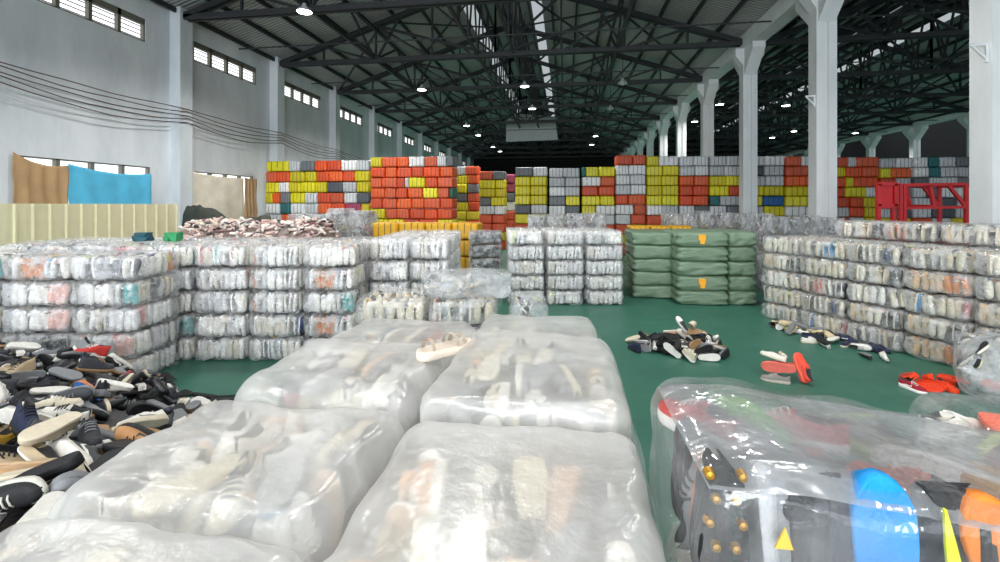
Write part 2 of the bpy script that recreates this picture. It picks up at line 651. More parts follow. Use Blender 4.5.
# high-bay lamps hanging from the roofs
LAMP_W = 900
LAMPS = [(-9.1, 15.1, 1), (-8.4, 26.3, 1), (-2.3, 26.4, 1), (-2.3, 32.6, 1), (-8.4, 38.8, 1), (-8.4, 44.3, 1), (-8.4, 53.5, 1), (-8.2, 58.0, 1),
         (3.2, 26.5, 0), (3.2, 33.5, 0), (3.0, 53.0, 1), (3.0, 46.5, 1),
         (10.4, 33, 1), (10.5, 39.5, 1), (20.8, 50, 1), (15, 34, 1), (21, 46, 1), (27.3, 48, 1), (21, 58, 1),
         (-9.1, 8.0, 1), (3.4, 3.0, 1), (-2.3, 9.5, 1), (3.4, 10.5, 1), (-9.1, -3, 1), (3.4, -3, 1), (-2.3, -3, 1)]
WHERE = ['first lamp of the row by the white wall', 'second lamp of the row by the white wall', 'nearest lamp of the ridge row', 'second lamp of the ridge row',
         'third lamp of the row by the white wall', 'fourth lamp of the row by the white wall', 'fifth lamp of the row by the white wall', 'farthest lamp of the row by the white wall',
         'nearest of the unlit pair by the column row', 'second of the unlit pair by the column row', 'farthest lamp of the row by the columns', 'last lamp but one by the columns',
         'first lamp past the column beam in the next hall', 'second lamp past the column beam in the next hall', 'small far lamp in the next hall', 'near lamp in the next hall',
         'middle lamp in the next hall', 'outer lamp nearest the far arches', 'deepest lamp in the next hall'] + ['lamp overhead number'] * 20
prof = [(.03, .32), (.07, .30), (.09, .2), (.2, .12), (.27, .02), (.28, 0), (.265, .0), (.19, .1), (.06, .18)]
bm = bmesh.new(); add_lathe(bm, prof, 20); shade_me = mesh_of('lamp_shade', bm, M['lamp_shade'], True)
bm = bmesh.new(); add_lathe(bm, [(.0, .012), (.25, .012), (.25, .02), (0, .03)], 20); glow_me = mesh_of('lamp_disc', bm, M['lamp_glow'])
bm = bmesh.new(); add_lathe(bm, [(.0, -.1), (.08, -.08), (.13, .0), (.12, .06), (.05, .14), (.0, .15)], 14); bulb_me = mesh_of('unlit_bulb', bm, M['bulb_off'], True)
EXTRA = ['over the fence beside the white wall', 'over the nearest bales beside the columns', 'over the green floor aisle', 'over the green floor beside the columns',
         'over the loading front beside the wall', 'over the loading front beside the columns', 'over the middle of the loading front']
for i, (x, y, on) in enumerate(LAMPS):
    h = 9.3
    lab = (('white high-bay lamp, ' if on else 'grey unlit high-bay lamp, ') + WHERE[i]) if i < 19 else 'white high-bay lamp hanging ' + EXTRA[i - 19]
    t = tag(empty('high_bay_lamp', (x, y, h)), lab, 'lamp', 'high-bay lamps')
    link('lamp_shade', shade_me, t)
    link('light_disc' if on else 'bulb', glow_me if on else bulb_me, t)
    xm = (WX + PX + .2) / 2 if x < PX else (PX + .2 + RX2) / 2
    ztop = RIDGE - (RIDGE - EAVE) / ((PX + .2 - WX) / 2) * abs(x - xm) - .05
    bm = bmesh.new(); add_tube(bm, [(0, 0, .3), (0, 0, ztop - h)], .018, 5)
    build('lamp_cord', bm, M['cord'], t)
    if on:
        l = bpy.data.lights.new('lamp_light', 'SPOT')
        l.energy = LAMP_W * (1.9 if y > 12 else 1.0)
        l.spot_size = math.radians(150)
        l.spot_blend = .6
        l.shadow_soft_size = .25
        l.color = (1, .985, .95)
        lo = bpy.data.objects.new('lamp_light', l)
        lo.location = (x, y, h - .03)
        C.objects.link(lo)

# ------------------------------------------------------------------ bales: shapes
SHOE_VC = objcolor_mat('packed_shoe_surface', .55, .12, 18, .25, 70, .4, 'vcol')
M['film_wall'] = film_mat('bale_film', .2, .3, (.9, .92, .94), .13, 7, 1.0, 7, .03)  # milky patches also paint the white highlight smears on the film
M['core'] = mat('bale_inside', '#77797a', .9, var=.3, scale=9)


def lumpy_box(bm, lo, hi, n=8, r=.08, amp=.02, fs=3.0, seed=0, pillow=.03, mat=0, ny=None, nz=None, clamp=True, fine=0.0):
    """closed soft box: rounded corners, pillowed faces, noise lumps"""
    lo, hi = Vector(lo), Vector(hi)
    c, h = (lo + hi) / 2, (hi - lo) / 2
    ns = (n, ny or n, nz or n)
    verts = {}
    so = Vector((seed * 3.17, seed * 1.7, seed * 7.3))

    def V(i, j, k):
        key = (i, j, k)
        if key in verts: return verts[key]
        q = Vector((2 * i / ns[0] - 1, 2 * j / ns[1] - 1, 2 * k / ns[2] - 1))
        p = Vector((q.x * h.x, q.y * h.y, q.z * h.z))
        inner = Vector(tuple(max(-(h[a] - r), min(h[a] - r, p[a])) for a in range(3)))
        d = p - inner
        if d.length > 1e-9:
            nrm = d.normalized()
            p = inner + nrm * r
        else:
            nrm = Vector((0, 0, 1))
        # pillow
        e = (1 - q.x ** 2) * (1 - q.y ** 2), (1 - q.y ** 2) * (1 - q.z ** 2), (1 - q.x ** 2) * (1 - q.z ** 2)
        if abs(q.z) > .999: p.z += math.copysign(pillow * e[0], q.z)
        if abs(q.x) > .999: p.x += math.copysign(pillow * e[1], q.x)
        if abs(q.y) > .999: p.y += math.copysign(pillow * e[2], q.y)
        s = p * fs + so
        nv = noise.noise_vector(s)
        p = p + nv * amp + nrm * amp * noise.noise(s * 2.3)
        if fine: p = p + nrm * fine * noise.ridged_multi_fractal(s * 2.0, 1.0, 2.0, 3, 1.0, 2.0) * .5
        if clamp:
            p = Vector(tuple(max(-h[a_], min(h[a_], p[a_])) for a_ in range(3)))
        v = bm.verts.new(c + p)
        verts[key] = v
        return v
    f = []
    a, b, d = ns
    for i in range(a):
        for j in range(b):
            f.append(bm.faces.new((V(i, j, 0), V(i, j + 1, 0), V(i + 1, j + 1, 0), V(i + 1, j, 0))))
            f.append(bm.faces.new((V(i, j, d), V(i + 1, j, d), V(i + 1, j + 1, d), V(i, j + 1, d))))
    for i in range(a):
        for k in range(d):
            f.append(bm.faces.new((V(i, 0, k), V(i + 1, 0, k), V(i + 1, 0, k + 1), V(i, 0, k + 1))))
            f.append(bm.faces.new((V(i, b, k), V(i, b, k + 1), V(i + 1, b, k + 1), V(i + 1, b, k))))
    for j in range(b):
        for k in range(d):
            f.append(bm.faces.new((V(0, j, k), V(0, j, k + 1), V(0, j + 1, k + 1), V(0, j + 1, k))))
            f.append(bm.faces.new((V(a, j, k), V(a, j + 1, k), V(a, j + 1, k + 1), V(a, j, k + 1))))
    for x in f:
        x.material_index = mat
        x.smooth = True
    return f


def shoe_blob(bm, col, L, up, sole, MT, ring=8, ns=7, hi=.30):
    """one closed shoe, sole and upper in their own colours; x across, y heel to toe, z up"""
    ts = [0.0, .07, .2, .4, .62, .84, .95, 1.0][:ns + 1] if ns >= 7 else [0, .1, .4, .75, 1]
    rings = []
    for t in ts:
        w = foot_half(t) * L
        top = (hi * (1 - .75 * max(0, (t - .25) / .75)) if t > .25 else hi * (.75 + .25 * t / .25)) * L
        if t in (0.0, 1.0): top *= .55
        st = .09 * L
        pr = [(-w, 0), (-w, st), (-w * .9, st + .01), (-w * .5, top), (w * .5, top), (w * .9, st + .01), (w, st), (w, 0)]
        rings.append([bm.verts.new(MT @ Vector((x, t * L - L / 2, z))) for x, z in pr])
    fs = []
    for a, b in zip(rings, rings[1:]):
        for k in range(8):
            f = bm.faces.new((a[k], b[k], b[(k + 1) % 8], a[(k + 1) % 8]))
            fs.append((f, sole if k in (0, 6, 7) else up))
    fs.append((bm.faces.new(rings[0]), sole))
    fs.append((bm.faces.new(list(reversed(rings[-1]))), sole))
    for f, c in fs:
        f.smooth = True
        for l in f.loops: l[col] = (*c, 1)


PAL_WHITE = ['#f2f1ec', '#efefef', '#e6e3da', '#dcdcdc', '#f4f4f6', '#d6cfc0', '#c9c9cb', '#ece9e2', '#b9bbc0', '#8d9096', '#55585e', '#2c2e33', '#e4ddcc']
PAL_ACC = ['#c8443c', '#3d7fb0', '#dcae3d', '#d08a5a', '#c77b83', '#59a6a6', '#7c4a3c', '#e2b8b0', '#c9d24a', '#3b4a73']
PAL_CREAM = ['#e3ddcb', '#d9d0b8', '#efe9da', '#cfc6ae', '#e8e4da', '#c6b79a', '#bfb9ab', '#f0eee8', '#9ea2a6', '#5c6168', '#34373c', '#d4b48c']


def pick(rng, pal, acc):
    return lin(rng.choice(PAL_ACC) if rng.random() < acc else rng.choice(pal))


def shoe_pack(w, d, h, seed, pal=PAL_WHITE, acc=.12, dark=.0, wide=1.0):
    """the shoes one sees on the outside of a bale, stood on end side by side, over the mass inside"""
    rng = random.Random(seed)
    bm = bmesh.new()
    col = bm.loops.layers.float_color.new('Col')
    L = h * .93
    zc = h / 2

    def face_row(length, place):
        x = -length / 2 + .06
        run, cu, cs = 0, None, None
        while x < length / 2 - .04:
            if run <= 0:
                run = rng.choice((1, 2, 2, 3, 4))
                cu, cs = pick(rng, pal, acc), lin(rng.choice(pal[:8]))
                if rng.random() < dark: cu = lin('#26282c')
                facing = rng.random()
            run -= 1
            step = (.118 if facing < .5 else .098) * wide
            place(x + step / 2, cu, cs, facing)
            x += step * rng.uniform(.85, 1.1)

    def mk(axis, sgn, off):
        def place(x, cu, cs, facing):
            LL = L * rng.uniform(.82, 1.0)
            up = rng.choice((1, -1))
            # stood upright: the shoe's length along z
            R = Matrix.Rotation(up * PI / 2, 4, 'X')
            if facing < .35: spin = PI if up > 0 else 0      # sole outward
            elif facing < .8: spin = rng.choice((PI / 2, -PI / 2))
            else: spin = 0 if up > 0 else PI
            tilt = Matrix.Rotation(rng.uniform(-.12, .12), 4, 'Y')
            S = Matrix.Rotation(spin, 4, 'Z')
            inw = .012 if facing < .35 else .055 if facing < .8 else LL * .3 + .014
            T = Matrix.Translation((x, off + inw + rng.uniform(0, .02), zc + rng.uniform(-.006, .006)))
            A = {'f': 0, 'b': PI, 'l': -PI / 2, 'r': PI / 2}[axis]
            shoe_blob(bm, col, LL, cu, cs, Matrix.Rotation(A, 4, 'Z') @ T @ tilt @ S @ R)
        return place
    face_row(w - .06, mk('f', 1, -d / 2 + .03))
    face_row(w - .06, mk('b', 1, -d / 2 + .03))
    face_row(d - .2, mk('l', 1, -w / 2 + .03))
    face_row(d - .2, mk('r', 1, -w / 2 + .03))
    # flat shoes over the top
    y = -d / 2 + .2
    while y < d / 2 - .15:
        x = -w / 2 + .115
        while x < w / 2 - .11:
            cu = pick(rng, pal, acc)
            MT = Matrix.Translation((x + rng.uniform(-.02, .02), y + rng.uniform(-.02, .02), h - .11 + rng.uniform(-.01, .01))) @ Matrix.Rotation(rng.uniform(-.3, .3) + rng.choice((0, PI)), 4, 'Z')
            shoe_blob(bm, col, .26, cu, lin(rng.choice(pal[:8])), MT)
            x += .105
        y += .27
    return bm


BALE_W, BALE_D, BALE_H = .88, .95, .37
VAR = {}


def bale_variants(kind, n, pal, acc, film, dark=0.0):
    out = []
    for i in range(n):
        sd = hash_(kind) + i
        sh = mesh_of('packed_shoes', shoe_pack(BALE_W - .03, BALE_D - .03, BALE_H - .02, sd, pal, acc, dark, 1.12 if kind == 'mixed' else .9), SHOE_VC)
        bm = bmesh.new()
        lumpy_box(bm, (-BALE_W / 2 + .14, -BALE_D / 2 + .14, .02), (BALE_W / 2 - .14, BALE_D / 2 - .14, BALE_H - .1), 4, .05, .0, 3, sd)
        core = mesh_of('bale_filling', bm, M['core'])
        bm = bmesh.new()
        lumpy_box(bm, (-BALE_W / 2 + .012, -BALE_D / 2 + .012, .01), (BALE_W / 2 - .012, BALE_D / 2 - .012, BALE_H - .005), 16, .07, .034, 3.6, sd, .0, ny=16, nz=8)
        wr = mesh_of('plastic_wrap', bm, film, True)
        out.append((sh, core, wr))
    VAR[kind] = out


def hash_(s):
    return sum(ord(c) * (i + 3) for i, c in enumerate(s))


bale_variants('white', 16, PAL_WHITE + ['#8d9096', '#6e7278', '#b9bbc0'], .2, M['film_wall'])
bale_variants('mixed', 12, PAL_CREAM, .17, M['film_wall'], .18)
bale_variants('pure', 5, PAL_WHITE[:7], .04, M['film_wall'])

ORD = ['first', 'second', 'third', 'fourth', 'fifth', 'sixth', 'seventh', 'eighth', 'ninth', 'tenth', 'eleventh', 'twelfth']
rb = random.Random(5)


def shoe_bale(kind, x, y, z, rz, label, group, s=(1, 1, 1), tilt=(0, 0)):
    sh, core, wr = rb.choice(VAR[kind])
    t = tag(empty('shoe_bale', (x, y, z), rz), label, 'bale', group)
    t.rotation_euler = (tilt[0], tilt[1], rz)
    t.scale = s
    tag(link('packed_shoes', sh, t), kind='stuff')
    tag(link('bale_filling', core, t), kind='stuff')
    link('plastic_wrap', wr, t)
    return t


def bale_wall(kind, p0, p1, rows, layers, h, where, group, depth=1.0, wid=None, back_extra=0, jit=.02, first_row_layers=None, skip=()):
    """bales stacked in columns from p0 to p1 (floor points of the front face, left to right), rows deep"""
    p0, p1 = Vector((*p0, 0)), Vector((*p1, 0))
    L = (p1 - p0).length
    n = max(1, round(L / (wid or .9)))
    w = L / n
    dirv = (p1 - p0).normalized()
    back = Vector((-dirv.y, dirv.x, 0))
    rz = math.atan2(dirv.y, dirv.x)
    for r in range(rows):
        nl = layers if r == 0 else layers + back_extra
        for c in range(n):
            for k in range(nl):
                if (r, c, k) in skip: continue
                p = p0 + dirv * (w * (c + .5)) + back * (depth * (r + .5) + rb.uniform(-.008, .008))
                row = '' if rows == 1 else (', front row' if r == 0 else ', row behind' if r == 1 else ', third row back' if r == 2 else ', rearmost row')
                lab = 'clear-wrapped shoe bale, %s layer up, %s column%s, %s' % (ORD[k], ORD[c], row, where)
                shoe_bale(kind, p.x, p.y, k * h, rz + rb.uniform(-.008, .008) + rb.choice((0, PI)), lab, group, (w / BALE_W * .975, depth / BALE_D * .97, h / BALE_H * .995))


# the low walls of clear-wrapped bales round the green floor
a = ray(-75, 387, 6.3); b = ray(134, 387, 6.3)
bale_wall('white', (a.x, a.y), (b.x, b.y), 1, 5, .362, 'white wall behind shoe heap', 'bales of the wall behind the shoe heap', wid=.95)
a = ray(-28, 362, 7.3); b = ray(354, 362, 7.3)
bale_wall('white', (a.x, a.y), (b.x, b.y), 2, 5, .375, 'white wall over green floor', 'bales of the wall over the green floor', wid=.86)
a = ray(367, 350, 8.0); b = ray(449, 350, 8.0)
bale_wall('pure', (a.x, a.y), (b.x, b.y), 3, 5, .385, 'white block past wall end', 'bales of the block past the wall', wid=.8)
a = ray(506, 306, 11.4); b = ray(625, 306, 11.4)
bale_wall('pure', (a.x, a.y), (b.x, b.y), 2, 5, .375, 'white stack beside green sacks', 'bales beside the green sacks', wid=.98)
a = Vector((4.3, 11.0, 0)); b = Vector((6.75, 6.1, 0))
bale_wall('mixed', (a.x, a.y), (b.x, b.y), 2, 5, .365, 'long slanting wall by columns', 'bales of the slanting wall', wid=.92, back_extra=1, skip={(1, 0, 5)})

# sage green woven sacks, flat and soft, in three stacks
M['green'] = film_mat('green_sack_film', .93, .06, lin('#93ae94'), .38, 5, .8, 4, .04)
M['green_in'] = mat('green_sack_inside', '#7f9c84', .7, var=.2, scale=5)
M['tag'] = mat('yellow_tag', '#f0a81c', .5)
gs = []
for i in range(4):
    bm = bmesh.new()
    lumpy_box(bm, (-.5, -.5, 0), (.5, .5, 1), 16, .17, .06, 2.6, 40 + i, .0, nz=10)
    gs.append(mesh_of('woven_sack', bm, M['green'], True))
    bm = bmesh.new()
for c, (x0, x1, yb, nl) in enumerate(((633, 677, 299, 5), (678, 729, 306, 5), (730, 758, 306, 5))):
    z = CAM_H * FPX / (yb - HOR)
    a, b = ray(x0, yb, z), ray(x1, yb, z)
    w = (b - a).length
    for r in range(2):
        for k in range(nl):
            hh = .365 if c else .355
            p = (a + b) / 2 + Vector((0, .5 + r * .98, 0))
            t = tag(empty('green_sack', (p.x, p.y, k * hh), rb.uniform(-.01, .01)), 'sage green plastic sack, %s layer up, %s green stack%s' % (ORD[k], ('rear', 'middle, widest', 'narrow')[c], ', row behind' if r else ''), 'sack', 'sage green sacks')
            t.scale = (w * .97, .94, hh * .998)
            link('sack_cover', rb.choice(gs), t)
            if r == 0 and c == 1 and k in (1, 4):
                bm = bmesh.new()
                add_box(bm, (-.09, -.54, .45), (.05, -.515, .85)); add_box(bm, (-.06, -.545, .2), (.03, -.52, .5))
                build('paper_tag', bm, M['tag'], t)

# ------------------------------------------------------------------ the high stacks of coloured bales
M['bag'] = objcolor_mat('woven_bag', .5, .12, 6, .5, 14, .4)
M['strap'] = mat('dark_strap', '#3b3a33', .6)
bags = []
for i in range(6):
    bm = bmesh.new()
    lumpy_box(bm, (-.5, -.5, 0), (.5, .5, 1), 9, .1, .035, 3, 60 + i, .03)
    # tied bands pinch the bag
    for v in bm.verts:
        for sx in (-.24, .02, .26):
            dd = abs(v.co.x - sx)
            if dd < .05: v.co.y *= .965; v.co.z = .5 + (v.co.z - .5) * .96
    bags.append(mesh_of('woven_bag', bm, M['bag'], True))
straps = []
bm = bmesh.new()
for sx in (-.25, .0, .25):
    for f in (((sx - .012, -.497, .06), (sx + .012, -.487, .94)), ((sx - .012, -.49, .975), (sx + .012, .49, .985))):
        add_box(bm, *f)
strap_me = mesh_of('strap', bm, M['strap'])
LOWER = []
BAGCOL = {'O': ['#e2562a', '#d8502c', '#e8642e', '#d65f3c'], 'Y': ['#e6da22', '#dccf24', '#ece03a', '#d6c620'], 'W': ['#e4e6e8', '#f0f0f0', '#d2d5d9', '#c2c6ca'], 'G': ['#6b7076', '#7d8288', '#585d66'],
          'T': ['#2b6f72', '#256a5e'], 'B': ['#1f5f9e'], 'P': ['#b04468']}
CN = {'O': 'orange', 'Y': 'yellow', 'W': 'white', 'G': 'dark grey', 'T': 'teal', 'B': 'blue', 'P': 'magenta'}


def bag_block(px0, px1, Y, ytop, rowh, rows, extra, where, depth=.95, low='OYWOOY'):
    """rows: strings 'Y95 W45', top row first; EXTRA more layers stand below, down to the floor"""
    (xa, z), (xb, _) = on_y(px0, Y), on_y(px1, Y)
    total = CAM_H + (HOR - ytop) / FPX * z
    nl = len(rows) + extra
    h = total / nl
    for r in range(extra):
        m_ = max(1, round((xb - xa) / .75))
        for q in range(m_):
            w = (xb - xa) / m_
            LOWER.append((xa + w * (q + .5), Y + depth / 2, r * h, w * .975, depth, h * .985))
    for r in range(len(rows)):
        spec = rows[r]
        it = [(s[0], float(s[1:])) for s in spec.split()]
        tw = sum(v for _, v in it)
        x = xa
        seen = {}
        for q, (cc, v) in enumerate(it):
            w = (xb - xa) * v / tw
            ly = nl - 1 - r
            t = tag(empty('woven_bale', (x + w / 2, Y + depth / 2 + rb.uniform(-.03, .03), ly * h), rb.uniform(-.03, .03)),
                    '%s tied bale, %s, %s from left, %s' % (CN[cc], 'top row' if r == 0 else ORD[r] + ' row', ORD[q], where), 'bale', 'coloured bales of the high stacks')
            t.scale = (w * .975, depth, h * .985)
            c = lin(rb.choice(BAGCOL[cc]))
            k = rb.uniform(.88, 1.08)
            link('woven_bag', rb.choice(bags), t, color=tuple(min(1, v_ * k) for v_ in c))
            link('strap', strap_me, t)
            x += w


bag_block(265, 369, 20.6, 161, 10, ['Y95 W45 G60 O50 O55 W60 W50', 'O45 O55 Y60 Y45 O50 O55 O45 Y58', 'Y55 W40 Y50 Y60 Y45 G65 W55 Y50', 'Y30 O30 G40 Y60 W50 O50 O55 W50 G50', 'W55 T40 W55 W50 O50 O50 P60 Y30', 'W60 O50 W55 W60 O50 W60 W50'], 3, 'stack by white wall')
bag_block(370, 453, 19.8, 157, 11, ['Y45 O60 O45 W60 O48 W35 G25', 'O60 O45 O60 O45 O65 O50', 'O45 O60 O30 W15 Y65 O45 O60', 'O60 O45 O45 O60 Y60 O45 T15', 'O48 O60 O60 O50 O65 O50', 'Y60 O45 O50 O60 O50 O60', 'Y60 Y50 O50 O60 Y50'], 3, 'mostly orange high stack')
bag_block(455, 478, 26.8, 166, 11, ['W30 O35', 'Y40 O30', 'Y40 G35', 'G40 O35', 'Y50 O35'], 4, 'narrow stack in aisle')
bag_block(479, 505, 25.5, 171, 11, ['O50 G45', 'Y60 Y35', 'Y60 Y35', 'G40 Y50', 'W60 W40'], 4, 'low yellow aisle stack')
bag_block(506, 514, 26.8, 174, 11, ['P40', 'P40', 'G40', 'W40'], 4, 'slim magenta-topped stack')
bag_block(515, 547, 24.5, 167, 11, ['G65 W50', 'Y60 Y65', 'Y60 Y65', 'Y60 Y65', 'G60 W60'], 4, 'yellow pair stack with grey top')
bag_block(549, 580, 24.4, 168, 11, ['W55 W65', 'W60 W55', 'W60 W55', 'G65 Y55', 'W60 G50'], 4, 'white pair stack')
bag_block(582, 615, 24.2, 167, 11, ['T15 Y50 Y65', 'W75 O55', 'O65 O65', 'Y70 Y55', 'Y50 W70'], 4, 'mixed stack with teal corner')
bag_block(616, 646, 24, 155, 11, ['O70 O55', 'W50 W65', 'W55 W60', 'W60 W60', 'O50 O70', 'W70 O45'], 4, 'tall orange-topped stack')
bag_block(647, 679, 24, 156, 11, ['Y50 W85', 'Y65 Y65', 'Y60 Y70', 'Y60 Y65', 'Y60 Y65', 'W60 W65'], 4, 'tall mostly yellow stack')
bag_block(680, 709, 24, 156, 11, ['W45 W50', 'W50 W45', 'O50 O50', 'O45 O55', 'O40 O50', 'W50 G45'], 4, 'white over orange stack')
bag_block(710, 741, 24, 156, 11, ['W50 W45', 'W45 W50', 'Y50 Y45', 'Y60 O35', 'T30 W60', 'W50 G40'], 4, 'stack before second column')
bag_block(742, 785, 24, 156, 11, ['W50 W45', 'G50 W45', 'W60 W45', 'Y50 Y45', 'Y50 B50', 'W50 Y45'], 4, 'stack behind second column')
bag_block(786, 834, 24, 156, 11, ['O40 W40 O40', 'O65 O35', 'O50 O40', 'Y60 W25 O40', 'Y60 Y40', 'W50 G40'], 4, 'stack behind nearer column')
bag_block(835, 880, 24, 157, 11, ['O42 W25 O70', 'Y32 O50 O50', 'O40 Y30 O90', 'O40 Y80 W50', 'O60 O50 Y60', 'W50 O50 Y50'], 4, 'stack behind red frame')
bag_block(881, 912, 24, 158, 11, ['W60 W60', 'Y50 O95', 'O50 W50', 'W50 G60', 'Y80 W50', 'W50 G60'], 4, 'stack past red post')
bag_block(914, 972, 24.0, 157, 11, ['W40 T30 W45 G40', 'W45 T35 W50 W35', 'G50 W40 W50 G40', 'W40 G45 W50 W40', 'W50 T30 G50 W40', 'W50 G60 W40'], 4, 'stack by nearest column')

# the rows under them, hidden behind the low walls
bm = bmesh.new()
for q_, (x, y, z, w, d, h) in enumerate(LOWER):
    n0, f0 = len(bm.verts), len(bm.faces)
    bm.from_mesh(bags[int(x * 7 + z * 3) % 6])
    bm.verts.ensure_lookup_table(); bm.faces.ensure_lookup_table()
    for v in bm.verts[n0:]: v.co = Vector((x + v.co.x * w, y + v.co.y * d, z + v.co.z * h))
    mi = rb.choice((0, 1, 2, 2, 1))
    for f in bm.faces[f0:]: f.material_index = mi
LM = [mat('plain_bag_' + n_, c_, .55, var=.15) for n_, c_ in (('white', '#c9ccce'), ('yellow', '#d2c42c'), ('orange', '#cf5530'))]
tag(build('lower_bale_rows', bm, LM, smooth=True), 'lowest rows of the high coloured bale stacks', 'bales', kind='stuff')

# ------------------------------------------------------------------ loose shoes
M['upper'] = objcolor_mat('shoe_upper_cloth', .65, .15, 25, .35, 160, .35)
M['leather'] = objcolor_mat('shoe_upper_leather', .35, .1, 25, .15, 120, .5)
M['sole'] = objcolor_mat('shoe_sole_rubber', .6, .12, 30, .25, 120, .3)
M['lining'] = mat('shoe_lining', '#3a3b3e', .9, var=.3, scale=30)
SL = .335


def sm(a, b, t):
    t = max(0, min(1, (t - a) / (b - a)))
    return t * t * (3 - 2 * t)


def upper_bm(L, st, collar, heel, throat, toe, t_open=.5, wf=.94):
    """upper with a real foot opening: outside wall, collar, lined inside"""
    bm = bmesh.new()
    ts = [.012, .03, .07, .13, .2, .28, .36, .43, .49, .55, .63, .72, .8, .87, .93, .97, .993]
    K = 14
    rows = []
    for t in ts:
        w = foot_half(t) * wf
        closed = sm(t_open - .09, t_open + .03, t)
        c = heel + (collar - heel) * sm(0, .2, t) + (throat - collar) * sm(.25, t_open, t)
        top = throat + (toe - throat) * sm(t_open - .05, .86, t)
        top *= 1 - .45 * sm(.93, 1, t)
        wc = w * .74
        ins = st + .035
        row = []
        for k in range(K + 1):
            s = -1 if k < K / 2 else 1
            j = k if k <= K / 2 else K - k
            # open profile
            if j <= 4:
                q = j / 4
                xo, zo = w + (wc - w) * q ** 1.6, st * .85 + (c - st * .85) * q
            elif j == 5:
                xo, zo = wc - .014, c - .004
            elif j == 6:
                xo, zo = wc - .02, (c + ins) / 2
            else:
                xo, zo = 0, ins
            ph = PI * (j / K)
            xc, zc = w * math.cos(ph) ** .8 if j < K / 2 else 0, st * .85 + (top - st * .85) * math.sin(ph) ** .75
            x = xo + (xc - xo) * closed
            z = zo + (zc - zo) * closed
            row.append(bm.verts.new((s * x * L if j < K / 2 else 0, (t - .5) * L, z * L)))
        rows.append((row, closed))
    for (a, ca), (b, cb) in zip(rows, rows[1:]):
        for k in range(K):
            f = bm.faces.new((a[k], a[k + 1], b[k + 1], b[k]))
            f.smooth = True
            j = min(k, K - 1 - k)
            if j >= 4 and (ca + cb) / 2 < .45: f.material_index = 1
    bm.faces.new(rows[0][0]); bm.faces.new(list(reversed(rows[-1][0])))
    bmesh.ops.recalc_face_normals(bm, faces=bm.faces)
    return bm


def sole_bm(L, th, heel_th=None, wf=1.03, grow=0.02):
    bm = bmesh.new()
    ts = [0, .01, .03, .07, .14, .3, .45, .6, .72, .82, .9, .95, .985, 1.0]
    pts = [(foot_half(t) * wf, t) for t in ts] + [(-foot_half(t) * wf, t) for t in reversed(ts)]
    hz = lambda t: th + ((heel_th or th) - th) * (1 - sm(.2, .5, t))
    rings = []
    for s, zf in ((.96, 0.0), (1.0, .15), (1 + grow, .5), (.99, 1.0)):
        rings.append([bm.verts.new((x * s * L, ((t - .5) * (1 + (s - 1) * .5)) * L, (hz(t) * zf + (.03 * sm(.85, 1.05, t) if zf < .3 else 0)) * L)) for x, t in pts])
    n = len(pts)
    for a, b in zip(rings, rings[1:]):
        for k in range(n):
            f = bm.faces.new((a[k], a[(k + 1) % n], b[(k + 1) % n], b[k])); f.smooth = True
    bm.faces.new(list(reversed(rings[0]))); bm.faces.new(rings[-1])
    return bm


def arch_z(t, st, throat, toe, t_open):
    return throat + (toe - throat) * sm(t_open - .05, .86, t)


def laces_bm(L, st, throat, toe, t_open, n=4):
    bm = bmesh.new()
    for i in range(n):
        t = t_open + .02 + i * .062
        z = arch_z(t, st, throat, toe, t_open) + .006
        w = foot_half(t) * .5
        pts = [(-w * L, (t - .5) * L, (z - .028) * L), (-w * .5 * L, (t - .495) * L, z * L), (w * .5 * L, (t - .485) * L, z * L), (w * L, (t - .48) * L, (z - .028) * L)]
        add_tube(bm, pts, .0045, 5)
    add_tube(bm, [(.0, (t_open - .47) * L, (throat + .008) * L), (.03, (t_open - .44) * L, (throat - .02) * L), (.05, (t_open - .38) * L, (throat - .08) * L)], .004, 5)
    return bm


def stripe_bm(L, st, throat, toe, t_open, side):
    """swept side band on one flank"""
    bm = bmesh.new()
    for s in (side,):
        prev = None
        for i in range(8):
            t = .22 + i * .05
            w = foot_half(t) * .94
            za, zb = st + .03 + .02 * i / 7, st + .055 + .075 * (i / 7)
            off = .006
            a = bm.verts.new((s * (w * .985 + off) * L, (t - .5) * L, za * L))
            b = bm.verts.new((s * (w * (.93 - .1 * i / 7) + off) * L, (t - .5) * L, zb * L))
            if prev: bm.faces.new((prev[0], a, b, prev[1]))
            prev = (a, b)
    return bm


def band_bm(L, t0, t1, st, rise, wf=1.0):
    bm = bmesh.new()
    g = []
    for t in (t0, (t0 + t1) / 2, t1):
        w = foot_half(t) * wf
        g.append([(w * math.cos(PI * k / 10) * L, (t - .5) * L, (st * .7 + (rise + .0) * math.sin(PI * k / 10) ** .7) * L) for k in range(11)])
    o = [[bm.verts.new(p) for p in r] for r in g]
    for a, b in zip(o, o[1:]):
        for k in range(10):
            f = bm.faces.new((a[k], a[k + 1], b[k + 1], b[k])); f.smooth = True
    r = bmesh.ops.solidify(bm, geom=bm.faces[:], thickness=.007)
    return bm


# type: name, word for labels, parts
SHOES = {}


def shoe_type(key, word, st, heel_st, collar, heel, throat, toe, t_open, laces, stripe, leather=False):
    u = mesh_of('shoe_upper', upper_bm(SL, st, collar, heel, throat, toe, t_open), [M['leather' if leather else 'upper'], M['lining']])
    so = mesh_of('shoe_sole', sole_bm(SL, st, heel_st), M['sole'])
    p = [('upper', u), ('sole', so)]
    if laces: p.append(('laces', mesh_of('shoe_laces', laces_bm(SL, st, throat, toe, t_open), M['sole'], True)))
    if stripe: p += [('stripe', mesh_of('shoe_stripe', stripe_bm(SL, st, throat, toe, t_open, q), M['leather'])) for q in (-1, 1)]
    SHOES[key] = (word, p)


